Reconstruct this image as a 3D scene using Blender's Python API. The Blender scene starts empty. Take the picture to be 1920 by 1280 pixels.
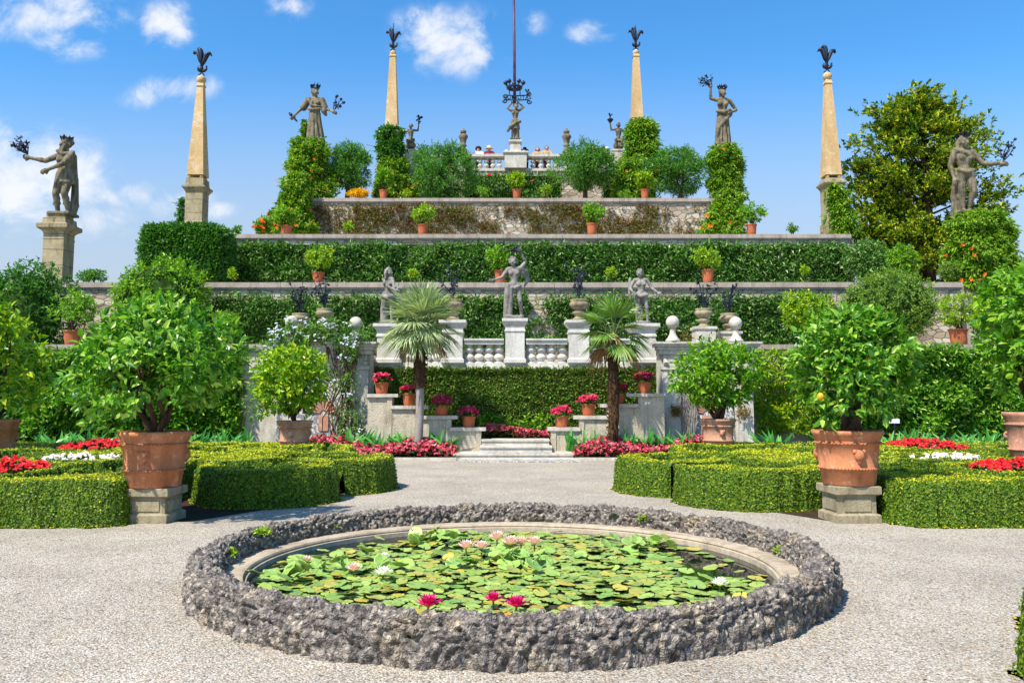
import bpy, math, random
import numpy as np
from mathutils import Vector, Matrix
R = math.radians
sc = bpy.context.scene
COL = sc.collection
rng = np.random.default_rng(7)

# ------------------------------------------------------------------ camera
F = 1600.0; HORIZON = 745.0; CAMH = 1.65; PITCH = R(5.5)
PPY = HORIZON - F*math.tan(PITCH)
cam = bpy.data.objects.new('camera', bpy.data.cameras.new('camera')); COL.objects.link(cam)
cam.location = (0, 0, CAMH); cam.rotation_euler = (math.pi/2 + PITCH, 0, 0)
cam.data.sensor_width = 36; cam.data.lens = F/1920*36
cam.data.shift_y = -(640-PPY)/1920.0
cam.data.clip_end = 3000; cam.data.clip_start = 0.05
sc.camera = cam
CP, SP = math.cos(PITCH), math.sin(PITCH)
def P(px, py, Y):                       # a point of the picture at depth Y
    a = (px-960)/F; b = (py-PPY)/F
    t = Y/(CP + b*SP)
    return Vector((a*t, Y, CAMH + t*(SP - b*CP)))
def PX(px, Y, z=0):                     # x of a picture column at depth Y and height z
    b = (SP*Y - (z-CAMH)*CP)/(CP*Y + (z-CAMH)*SP)
    return (px-960)/F*Y/(CP+b*SP)
def PZ(py, Y): return P(960, py, Y).z
def M(px, Y): return px*Y/F             # a length in picture pixels at depth Y

# ------------------------------------------------------------------ light
SUN_EL = R(54); SUN_AZ = math.atan2(-0.55, -0.62)
to_sun = Vector((math.sin(SUN_AZ)*math.cos(SUN_EL), math.cos(SUN_AZ)*math.cos(SUN_EL), math.sin(SUN_EL)))
sun = bpy.data.objects.new('sun', bpy.data.lights.new('sun', 'SUN')); COL.objects.link(sun)
sun.data.energy = 3.9; sun.data.angle = R(1.0); sun.data.color = (1, .94, .82)
sun.rotation_euler = to_sun.to_track_quat('Z', 'Y').to_euler(); sun.location = (-20, -20, 40)
sc.view_settings.view_transform = 'Standard'; sc.view_settings.look = 'None'
sc.view_settings.exposure = 0.9; sc.view_settings.gamma = 1
sc.cycles.max_bounces = 6; sc.cycles.transparent_max_bounces = 4
sc.cycles.diffuse_bounces = 4; sc.cycles.glossy_bounces = 2; sc.cycles.transmission_bounces = 3
sc.cycles.use_denoising = True

world = bpy.data.worlds.new('World'); sc.world = world; world.use_nodes = True
wt = world.node_tree; wt.nodes.clear()
def wn(t, **kw):
    n = wt.nodes.new(t)
    for k, v in kw.items(): setattr(n, k, v)
    return n
sky = wn('ShaderNodeTexSky', sky_type='NISHITA'); sky.sun_disc = False
sky.sun_elevation = SUN_EL; sky.sun_rotation = SUN_AZ
sky.air_density = 1.0; sky.dust_density = 0.6; sky.ozone_density = 3.0
hs = wn('ShaderNodeHueSaturation'); hs.inputs['Saturation'].default_value = 1.32; hs.inputs['Value'].default_value = .92
tint = wn('ShaderNodeMixRGB', blend_type='MULTIPLY'); tint.inputs[0].default_value = 1; tint.inputs[2].default_value = (.92, .94, .93, 1)
wt.links.new(sky.outputs[0], tint.inputs[1]); wt.links.new(tint.outputs[0], hs.inputs['Color'])
tc = wn('ShaderNodeTexCoord'); sep = wn('ShaderNodeSeparateXYZ'); wt.links.new(tc.outputs['Generated'], sep.inputs[0])
def wmath(op, a, b=None, clamp=False):
    n = wn('ShaderNodeMath', operation=op); n.use_clamp = clamp
    for i, s in enumerate((a, b)):
        if s is None: continue
        if isinstance(s, (int, float)): n.inputs[i].default_value = s
        else: wt.links.new(s, n.inputs[i])
    return n.outputs[0]
ysafe = wmath('MAXIMUM', sep.outputs[1], 0.05)
u = wmath('DIVIDE', sep.outputs[0], ysafe); v = wmath('DIVIDE', sep.outputs[2], ysafe)
cmb = wn('ShaderNodeCombineXYZ'); wt.links.new(u, cmb.inputs[0]); wt.links.new(v, cmb.inputs[1])
def uv_of(px, py):
    p = P(px, py, 1.0); return p.x, p.z-CAMH
total = None
for (px, py, rx, ry, amp) in [(0, 330, 300, 165, 1.1), (110, 330, 170, 110, .95), (200, 370, 120, 40, .5), (255, 365, 80, 50, .72), (330, 380, 110, 55, .66), (400, 395, 90, 30, .5),
        (100, 30, 260, 90, .72), (130, 75, 150, 70, .6), (310, 50, 100, 85, .68), (340, 165, 130, 50, .7), (270, 180, 90, 45, .5),
        (860, 80, 220, 115, .72), (910, 100, 110, 75, .74), (810, 50, 130, 80, .62), (1110, 60, 80, 45, .55), (990, 45, 70, 60, .4), (540, 15, 80, 50, .5), (150, 420, 200, 70, .55),
        (2300, 300, 300, 90, .6), (-400, 250, 320, 150, .9)]:
    u0, v0 = uv_of(px, py)
    vm = wn('ShaderNodeVectorMath', operation='SUBTRACT'); wt.links.new(cmb.outputs[0], vm.inputs[0]); vm.inputs[1].default_value = (u0, v0, 0)
    vs = wn('ShaderNodeVectorMath', operation='MULTIPLY'); wt.links.new(vm.outputs[0], vs.inputs[0]); vs.inputs[1].default_value = (F/rx, F/ry, 0)
    ln = wn('ShaderNodeVectorMath', operation='LENGTH'); wt.links.new(vs.outputs[0], ln.inputs[0])
    mr = wn('ShaderNodeMapRange', interpolation_type='SMOOTHSTEP'); wt.links.new(ln.outputs['Value'], mr.inputs[0])
    mr.inputs[1].default_value = 1; mr.inputs[2].default_value = 0; mr.inputs[3].default_value = 0; mr.inputs[4].default_value = amp
    total = mr.outputs[0] if total is None else wmath('MAXIMUM', total, mr.outputs[0])
nz = wn('ShaderNodeTexNoise'); nz.inputs['Scale'].default_value = 13; nz.inputs['Detail'].default_value = 10; nz.inputs['Roughness'].default_value = .62; nz.inputs['Distortion'].default_value = .4
wt.links.new(cmb.outputs[0], nz.inputs['Vector'])
nn = wmath('MULTIPLY', wmath('SUBTRACT', nz.outputs['Fac'], .5), 3.0)
den = wmath('ADD', total, wmath('MULTIPLY', nn, wmath('MULTIPLY', total, 2.5, True)))
cm = wn('ShaderNodeMapRange', interpolation_type='SMOOTHSTEP'); wt.links.new(den, cm.inputs[0])
cm.inputs[1].default_value = .10; cm.inputs[2].default_value = 1.05; cm.inputs[4].default_value = .95
cfac = wmath('MULTIPLY', wmath('MULTIPLY', cm.outputs[0], wmath('GREATER_THAN', sep.outputs[1], .06)), wmath('GREATER_THAN', total, .0))
# pale veil low over the horizon
veil = wn('ShaderNodeMapRange', interpolation_type='SMOOTHSTEP'); wt.links.new(v, veil.inputs[0])
veil.inputs[1].default_value = .43; veil.inputs[2].default_value = .12; veil.inputs[3].default_value = 0; veil.inputs[4].default_value = .85
mv = wn('ShaderNodeMixRGB'); wt.links.new(veil.outputs[0], mv.inputs[0]); wt.links.new(hs.outputs[0], mv.inputs[1]); mv.inputs[2].default_value = (1.95, 2.2, 2.55, 1)
mx = wn('ShaderNodeMixRGB'); wt.links.new(cfac, mx.inputs[0]); wt.links.new(mv.outputs[0], mx.inputs[1]); mx.inputs[2].default_value = (3.4, 3.5, 3.7, 1)
bg = wn('ShaderNodeBackground'); bg.inputs[1].default_value = .15; wt.links.new(mx.outputs[0], bg.inputs[0])
wo = wn('ShaderNodeOutputWorld'); wt.links.new(bg.outputs[0], wo.inputs[0])

# ------------------------------------------------------------------ materials
def lin(c):
    if isinstance(c, str):
        c = tuple(int(c[i:i+2], 16)/255 for i in (0, 2, 4))
        return tuple((x/12.92 if x <= .04045 else ((x+.055)/1.055)**2.4) for x in c)
    return tuple(c)
class NT:
    def __init__(s, name):
        s.m = bpy.data.materials.new(name); s.m.use_nodes = True; s.t = s.m.node_tree
        s.b = s.t.nodes['Principled BSDF']; s.out = s.t.nodes['Material Output']
    def n(s, t, **kw):
        x = s.t.nodes.new(t)
        for k, v in kw.items(): setattr(x, k, v)
        return x
    def l(s, a, b): s.t.links.new(a, b)
    def noise(s, vec, scale, detail=4, rough=.55, dist=0):
        x = s.n('ShaderNodeTexNoise'); x.inputs['Scale'].default_value = scale; x.inputs['Detail'].default_value = detail
        x.inputs['Roughness'].default_value = rough; x.inputs['Distortion'].default_value = dist
        if vec is not None: s.l(vec, x.inputs['Vector'])
        return x.outputs['Fac']
    def ramp(s, fac, stops, interp='LINEAR'):
        x = s.n('ShaderNodeValToRGB'); cr = x.color_ramp; cr.interpolation = interp
        while len(cr.elements) < len(stops): cr.elements.new(.5)
        for e, (p, c) in zip(cr.elements, stops): e.position = p; e.color = (*lin(c), 1)
        s.l(fac, x.inputs[0]); return x.outputs[0]
    def mix(s, fac, a, b, mode='MIX'):
        x = s.n('ShaderNodeMixRGB', blend_type=mode)
        for i, q in ((0, fac), (1, a), (2, b)):
            if isinstance(q, (int, float)): x.inputs[i].default_value = q
            elif isinstance(q, tuple): x.inputs[i].default_value = (*q, 1) if len(q) == 3 else q
            elif isinstance(q, str): x.inputs[i].default_value = (*lin(q), 1)
            else: s.l(q, x.inputs[i])
        return x.outputs[0]
    def bump(s, h, strength=.3, dist=.02):
        x = s.n('ShaderNodeBump'); x.inputs['Strength'].default_value = strength; x.inputs['Distance'].default_value = dist
        s.l(h, x.inputs['Height']); s.l(x.outputs[0], s.b.inputs['Normal'])
    def obj(s): return s.n('ShaderNodeTexCoord').outputs['Object']
    def pos(s): return s.n('ShaderNodeNewGeometry').outputs['Position']
    def done(s, col, rough=.8, spec=.3):
        if isinstance(col, (tuple, str)): s.b.inputs['Base Color'].default_value = (*lin(col), 1)
        else: s.l(col, s.b.inputs['Base Color'])
        s.b.inputs['Roughness'].default_value = rough; s.b.inputs['Specular IOR Level'].default_value = spec
        return s.m
def stone(name, c1, c2, stain, scale=2.0, stain_amt=.5, bump=.4, lichen=None, fine=30, course=0):
    k = NT(name); p = k.pos()
    base = k.ramp(k.noise(p, scale, 6, .6), [(.3, c1), (.7, c2)])
    sv = k.n('ShaderNodeMapping'); sv.inputs['Scale'].default_value = (3, 3, .6); k.l(p, sv.inputs[0])
    st = k.ramp(k.noise(sv.outputs[0], scale*.8, 6, .65), [(.48, (0, 0, 0)), (.72, (stain_amt,)*3)])
    c = k.mix(st, base, stain)
    if lichen:
        c = k.mix(k.ramp(k.noise(p, scale*2.6, 5, .7), [(.56, (0, 0, 0)), (.66, (.6, .6, .6))]), c, lichen)
    f = k.noise(p, fine, 5, .7)
    c = k.mix(.35, c, k.ramp(f, [(.3, (.25, .25, .25)), (.7, (1, 1, 1))]), 'MULTIPLY')
    if course:
        sp_ = k.n('ShaderNodeSeparateXYZ'); k.l(p, sp_.inputs[0]); dv = k.n('ShaderNodeMath', operation='DIVIDE'); k.l(sp_.outputs[2], dv.inputs[0]); dv.inputs[1].default_value = course
        wob = k.n('ShaderNodeMath', operation='MULTIPLY_ADD'); k.l(k.noise(p, 1.5, 2), wob.inputs[0]); wob.inputs[1].default_value = .12; k.l(dv.outputs[0], wob.inputs[2]); fr_ = k.n('ShaderNodeMath', operation='FRACT'); k.l(wob.outputs[0], fr_.inputs[0])
        c = k.mix(.8, c, k.ramp(fr_.outputs[0], [(0, (.3, .28, .25)), (.045, (1, 1, 1)), (.96, (1, 1, 1)), (1, (.3, .28, .25))]), 'MULTIPLY')
    k.bump(f, bump, .03); return k.done(c, .9, .2)
def leafmat(name, cols, trans=.28, rough=.42, clump=None, spec=.45):
    k = NT(name); g = k.n('ShaderNodeNewGeometry')
    st = [(i/(max(1, len(cols)-1)), c) for i, c in enumerate(cols)]
    c = k.ramp(g.outputs['Random Per Island'], st)
    if clump:
        c = k.mix(k.ramp(k.noise(g.outputs['Position'], clump[0], 3), [(.42, (0, 0, 0)), (.62, (clump[2],)*3)]), c, clump[1])
    k.done(c, rough, spec)
    tr = k.n('ShaderNodeBsdfTranslucent'); k.l(k.mix(1.0, c, (1.1, 1.25, .5), 'MULTIPLY'), tr.inputs[0])
    ms = k.n('ShaderNodeMixShader'); ms.inputs[0].default_value = trans
    k.l(k.b.outputs[0], ms.inputs[1]); k.l(tr.outputs[0], ms.inputs[2]); k.l(ms.outputs[0], k.out.inputs[0])
    return k.m
def plain(name, col, rough=.6, spec=.3, metal=0, var=.15, scale=20):
    k = NT(name); c = lin(col)
    m = k.ramp(k.noise(k.pos(), scale, 4), [(.3, tuple(x*(1-var) for x in c)), (.7, tuple(min(1, x*(1+var)) for x in c))])
    k.b.inputs['Metallic'].default_value = metal
    return k.done(m, rough, spec)
MAT = {}
MAT['statue'] = stone('statue_stone', '968b74', '645a49', '221f1a', 2.8, .9, .7, '7a7450', 12)
MAT['statue_grey'] = stone('statue_grey_stone', 'aaa49b', '7c766e', '34312d', 3.0, .85, .8, None, 14)
MAT['obelisk'] = stone('obelisk_stone', 'd2b486', 'c4a272', '9c7240', .8, .45, .2, 'dccdb0', 10)
MAT['pedestal'] = stone('pedestal_stone', 'b8a98a', '948668', '453f33', 1.6, .75, .4, 'b0a050', 12, .62)
MAT['white'] = stone('white_stone', 'dedad2', 'cbc6bd', '8d887e', 1.6, .5, .25, None, 16)
MAT['cheek'] = stone('rough_plaster', 'd8ccb6', 'bcae96', '6a6350', 3.0, .6, .8, 'c9c4b8', 22)
MAT['palestone'] = stone('pale_grey_stone', 'dcd5c8', 'bdb5a8', '6d685e', 1.8, .55, .4, 'b3a684', 14)
MAT['coping'] = stone('coping_stone', 'b9ab9e', '9b8e84', '5a5048', 1.4, .55, .35, None, 14)
MAT['lip'] = stone('worn_beige_stone', 'c6b69e', 'ab9a82', '6a5f50', 2.2, .55, .35, None, 20)
MAT['plinth'] = stone('plinth_stone', 'b5a78a', '8f8268', '4c4a34', 4.0, .6, .5, '7c7c48', 30)
def wall_mat():
    k = NT('rubble_wall'); p = k.pos()
    mp = k.n('ShaderNodeMapping'); mp.inputs['Scale'].default_value = (1.7, 1.7, 3.6); k.l(p, mp.inputs[0])
    vo = k.n('ShaderNodeTexVoronoi'); vo.inputs['Scale'].default_value = 1.4; k.l(mp.outputs[0], vo.inputs['Vector'])
    ed = k.n('ShaderNodeTexVoronoi', feature='DISTANCE_TO_EDGE'); ed.inputs['Scale'].default_value = 1.4; k.l(mp.outputs[0], ed.inputs['Vector'])
    sc_ = k.n('ShaderNodeSeparateColor'); k.l(vo.outputs['Color'], sc_.inputs[0])
    c = k.mix(.55, k.ramp(k.noise(p, .9, 5), [(.3, 'a2917c'), (.7, 'd2c6b4')]), k.ramp(sc_.outputs[0], [(0, '7d6f60'), (.5, 'b3a48f'), (1, 'ddd5c8')]))
    c = k.mix(.25, c, k.ramp(k.noise(p, 9, 5, .7), [(.3, (.1, .1, .1)), (.7, (1, 1, 1))]), 'MULTIPLY')
    e = k.ramp(ed.outputs['Distance'], [(0, (.35, .31, .26)), (.09, (1, 1, 1))])
    c = k.mix(.8, c, e, 'MULTIPLY'); k.bump(e, .6, .05); return k.done(c, .95, .1)
MAT['wall'] = wall_mat()
def tufa():
    k = NT('tufa_rock'); p = k.pos()
    c = k.ramp(k.noise(p, 9, 7, .75), [(.28, '57524f'), (.45, '837d78'), (.6, 'a59d94'), (.76, 'd2c8b6')])
    pt = k.ramp(k.noise(p, 2.4, 4, .65), [(.52, (0, 0, 0)), (.70, (.6, .6, .6))])
    c = k.mix(pt, c, 'b9a88a')
    wp = k.n('ShaderNodeMixRGB', blend_type='ADD'); wp.inputs[0].default_value = .05; k.l(p, wp.inputs[1]); nz_ = k.n('ShaderNodeTexNoise'); nz_.inputs['Scale'].default_value = 12; k.l(p, nz_.inputs['Vector']); k.l(nz_.outputs['Color'], wp.inputs[2])
    vo = k.n('ShaderNodeTexVoronoi', feature='SMOOTH_F1'); vo.inputs['Scale'].default_value = 30; k.l(wp.outputs[0], vo.inputs['Vector'])
    vo2 = k.n('ShaderNodeTexVoronoi'); vo2.inputs['Scale'].default_value = 70; k.l(wp.outputs[0], vo2.inputs['Vector'])
    vc = k.n('ShaderNodeTexVoronoi'); vc.inputs['Scale'].default_value = 30; k.l(wp.outputs[0], vc.inputs['Vector']); se = k.n('ShaderNodeSeparateColor'); k.l(vc.outputs['Color'], se.inputs[0])
    c = k.mix(.75, c, k.ramp(se.outputs[0], [(0, (.3, .28, .29)), (.3, (.62, .59, .59)), (.6, (.95, .91, .88)), (.85, (1.25, 1.19, 1.08)), (1, (1.6, 1.5, 1.32))]), 'MULTIPLY')
    c = k.mix(.7, c, k.ramp(vc.outputs['Distance'], [(.15, (1.2, 1.2, 1.2)), (.75, (.34, .32, .32))]), 'MULTIPLY')
    ad = k.n('ShaderNodeMath', operation='MULTIPLY_ADD'); k.l(vo2.outputs['Distance'], ad.inputs[0]); ad.inputs[1].default_value = .6; k.l(vo.outputs['Distance'], ad.inputs[2])
    iv = k.n('ShaderNodeMath', operation='SUBTRACT'); iv.inputs[0].default_value = 1; k.l(ad.outputs[0], iv.inputs[1])
    k.bump(iv.outputs[0], .7, .035); return k.done(c, .95, .12)
MAT['tufa'] = tufa()
def gravel():
    k = NT('gravel'); p = k.pos()
    wv = p
    vo = k.n('ShaderNodeTexVoronoi'); vo.inputs['Scale'].default_value = 76; k.l(wv, vo.inputs['Vector'])
    se = k.n('ShaderNodeSeparateColor'); k.l(vo.outputs['Color'], se.inputs[0])
    c = k.ramp(se.outputs[0], [(0, '6f665b'), (.1, '9f9585'), (.35, 'bbb1a2'), (.62, 'd0c7b8'), (.85, 'e6dfd2'), (.97, 'c0a688')])
    c = k.mix(.7, c, k.ramp(vo.outputs['Distance'], [(.2, (1, 1, 1)), (.75, (.42, .40, .38))]), 'MULTIPLY')
    big = k.ramp(k.noise(p, .7, 6, .65), [(.32, (.74, .73, .72)), (.62, (1, 1, 1))])
    c = k.mix(1, c, big, 'MULTIPLY')
    tan = k.ramp(k.noise(p, 3.3, 4, .65), [(.56, (0, 0, 0)), (.75, (.35, .35, .35))]); c = k.mix(tan, c, 'b79a72')
    inv = k.n('ShaderNodeMath', operation='SUBTRACT'); inv.inputs[0].default_value = 1; k.l(vo.outputs['Distance'], inv.inputs[1])
    k.bump(inv.outputs[0], .8, .012); return k.done(c, .9, .2)
MAT['gravel'] = gravel()
MAT['soil'] = plain('soil', '3d2f24', .95, .1, 0, .4, 9)
MAT['terra'] = stone('terracotta', 'd08a62', 'b87048', '6d4431', 3.0, .55, .25, 'd9a98a', 24)
MAT['terra_small'] = stone('terracotta_plain', 'c9754f', 'b5613e', '8a4a30', 2.0, .3, .15, None, 16)
MAT['terra_pale'] = stone('terracotta_bleached', 'cf9a80', 'b98066', '8a5a44', 3.0, .5, .2, 'dcc0ae', 22)
MAT['iron'] = plain('wrought_iron', (.03, .036, .055), .5, .4, .6, .3)
MAT['rod'] = plain('painted_rod', (.10, .025, .06), .5, .4, 0, .5, 2)
MAT['bark'] = stone('bark', '6b5340', '46352a', '241b15', 6, .6, .6, None, 40)
MAT['palmtrunk'] = stone('palm_fibre_trunk', '6a4c34', '3f2c1f', '1f1712', 9, .6, .9, '8a6c4c', 50)
MAT['palmgrey'] = stone('smooth_palm_trunk', 'a8a098', '8b837b', '5a534c', 5, .4, .3, None, 40)
def water():
    k = NT('pond_water'); k.bump(k.noise(k.pos(), 5, 2), .03, .02)
    return k.done((.006, .011, .006), .04, .5)
MAT['water'] = water()
def padmat(name, cols, edge):
    k = NT(name); g = k.n('ShaderNodeObjectInfo')
    c = k.ramp(g.outputs['Random'], [(i/(len(cols)-1), q) for i, q in enumerate(cols)])
    o = k.obj(); ln = k.n('ShaderNodeVectorMath', operation='LENGTH'); k.l(o, ln.inputs[0])
    c = k.mix(k.ramp(ln.outputs['Value'], [(.72, (0, 0, 0)), (1.0, (.5, .5, .5))]), c, edge)
    c = k.mix(k.ramp(k.noise(k.pos(), 14, 4), [(.5, (0, 0, 0)), (.75, (.45, .45, .45))]), c, edge)
    sx = k.n('ShaderNodeSeparateXYZ'); k.l(o, sx.inputs[0]); at = k.n('ShaderNodeMath', operation='ARCTAN2'); k.l(sx.outputs[1], at.inputs[0]); k.l(sx.outputs[0], at.inputs[1])
    sn = k.n('ShaderNodeMath', operation='MULTIPLY'); k.l(at.outputs[0], sn.inputs[0]); sn.inputs[1].default_value = 9; si = k.n('ShaderNodeMath', operation='SINE'); k.l(sn.outputs[0], si.inputs[0])
    c = k.mix(k.ramp(si.outputs[0], [(.8, (0, 0, 0)), (1, (.35, .35, .35))]), c, 'c0d070')
    c = k.mix(k.ramp(k.noise(k.pos(), 30, 4), [(.62, (0, 0, 0)), (.7, (.55, .55, .55))]), c, '7a5a24')
    k.bump(k.noise(o, 6, 3), .3, .02)
    return k.done(c, .26, .5)
MAT['pad'] = padmat('lily_pad_green', ['789e4a', '96b456', '86a852', 'acc05e', '6c944a'], 'b4b058')
MAT['pad_fresh'] = padmat('lily_pad_fresh', ['6b9640', '86ac50', '9cb85a', '5c8a3a'], 'acc06a')
MAT['pad_yellow'] = padmat('lily_pad_yellowing', ['c2a436', 'a89a36', 'c98d2e', 'b08a34'], '9a6a26')
MAT['pad_stuff'] = leafmat('lily_pad_mass', ['789e4a', '96b456', 'acc05e', '86a852', 'c2b24e', '6c944a'], .1, .32)
# leaves
MAT['box'] = leafmat('boxwood_leaf', ['365912', '4e7316', '688a1e', '436716', '85981f', '284610'], .26, .46, (1.3, '6c761a', .3), .35)
MAT['boxfresh_lit'] = leafmat('boxwood_lit_new_growth', ['a2ac1a', 'bcc022', 'd2ce2c', 'acb21e', 'e0d63c'], .28, .5, (1.1, 'b8ac24', .3), .3)  # new growth, with the sunlit brightness of the hedge tops put into its colour
MAT['citrus'] = leafmat('citrus_leaf', ['2f6615', '4f8c1f', '74a82c', '3c781a', '92bc3a', 'b4ce5a', '5c9822', '244f12'], .36, .34)
MAT['citrus_y'] = leafmat('young_citrus_leaf', ['588a15', '84ae1e', 'abc426', 'cbd231', '69981a', '467815'], .4, .38)
MAT['laurel'] = leafmat('laurel_leaf', ['28551a', '406f23', '5b8d35', '305e1c', '84ac55', 'afc585'], .34, .34)
MAT['darkleaf'] = leafmat('dark_evergreen_leaf', ['275617', '3d7521', '5a9230', '2f651d', '78a546'], .34, .38)
MAT['brightleaf'] = leafmat('bright_shrub_leaf', ['3f7712', '619b1b', '81b024', 'a4c436', '366b13'], .4, .4)
MAT['olive'] = leafmat('oleander_leaf', ['2f6a1c', '447f26', '5e9632', '86b04e', '356f20'], .32, .42)
MAT['ivy'] = leafmat('clipped_ivy_leaf', ['3f6f22', '5a8630', '77953a', '93a54a', '497a26', '9a8a3e'], .3, .45, (.9, '86803a', .15))
MAT['vine'] = leafmat('creeper_leaf', ['3a7113', '63961f', '86ab29', 'aabd35', '487c16'], .4, .42)
MAT['dryvine'] = leafmat('sparse_creeper_leaf', ['5a6a2a', '7a8038', '8e7a3c', '9a5a34', '4a6a24', 'a89858'], .25, .5, (.5, '7a4a34', .35))
MAT['cypress'] = leafmat('golden_cypress_spray', ['1f4a12', '3c6a16', '6f8a18', 'b8bc26', 'd0cc30', '2a5614', '4f7a18', '93a01e'], .28, .55, None, .2)
MAT['moss'] = leafmat('round_shrub_leaf', ['5c8420', '7a9c30', '96b04a', '4d721d'], .32, .5)
MAT['canna'] = leafmat('broad_strap_leaf', ['2a6c26', '3c8931', '57a342', '7bba5b'], .38, .35)
MAT['palm_silver'] = leafmat('silver_palm_blade', ['94a674', 'b0bc8e', '7a9258', 'ccd0a8', '647e44'], .27, .42)
MAT['palm_green'] = leafmat('green_palm_blade', ['4a7a24', '6c9636', '88a84a', '3a661c', 'a0a05a'], .28, .42)
MAT['palm_dead'] = leafmat('dry_palm_blade', ['8a6a42', 'a8865a', '6a4e30'], .2, .7)
MAT['pinkflower'] = leafmat('pink_begonia_petal', ['c8284c', 'dc5468', 'a81c38', 'e88c98', '8e1430', 'd43c58'], .2, .5, None, .2)
MAT['begonialeaf'] = leafmat('begonia_leaf', ['3a2c18', '345a1c', '4a241c', '2c4e1c', '44702a'], .25, .4)
MAT['redflower'] = leafmat('red_begonia_petal', ['d41420', 'e42a30', 'b80c1c', 'ec4a44'], .2, .5, None, .2)
MAT['whiteflower'] = leafmat('white_begonia_petal', ['f0e8e0', 'e8d8d4', 'fafafa'], .2, .5, None, .2)
MAT['cyclamen'] = leafmat('crimson_cyclamen_petal', ['c01444', 'd83460', 'a00c34', 'e2607c'], .2, .5, None, .2)
MAT['plumbago'] = leafmat('pale_blue_plumbago_petal', ['dcdcf2', 'c8cce8', 'eeeefa'], .25, .5, None, .2)
MAT['orange'] = leafmat('orange_trumpet_petal', ['e8641c', 'f0822c', 'e04a18'], .3, .5, None, .2)
MAT['yellowfl'] = leafmat('yellow_petal', ['e8b40c', 'f0c424', 'd89a08'], .3, .5, None, .2)
MAT['lily_pink'] = leafmat('pale_pink_lily_petal', ['f2c4c2', 'f8dcd6', 'ecb0b0'], .25, .45, None, .2)
MAT['lily_magenta'] = leafmat('magenta_lily_petal', ['d80c6c', 'e8308a', 'c00858'], .25, .45, None, .2)
MAT['lily_white'] = leafmat('white_lily_petal', ['f4f0f0', 'ffffff', 'ecdce4'], .25, .45, None, .2)
MAT['fruit'] = plain('lemon_fruit', 'e0a020', .4, .4)
MAT['stem'] = plain('green_stem', '5a6a34', .6)
MAT['skin'] = plain('skin', 'c08a6c', .6)
MAT['sign'] = plain('white_placard', 'dfe3ea', .5)
for nm, c in (('cloth_white', 'e8e8ec'), ('cloth_maroon', '7a1c34'), ('cloth_black', '1c1c22'), ('cloth_cream', 'd8ccb0'), ('cloth_denim', '34405c'), ('cloth_tan', 'a88c6c'), ('hair_dark', '1c1412'), ('hair_brown', '5a3422'), ('straw', 'd8c088')):
    MAT[nm] = plain(nm, c, .8)

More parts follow.
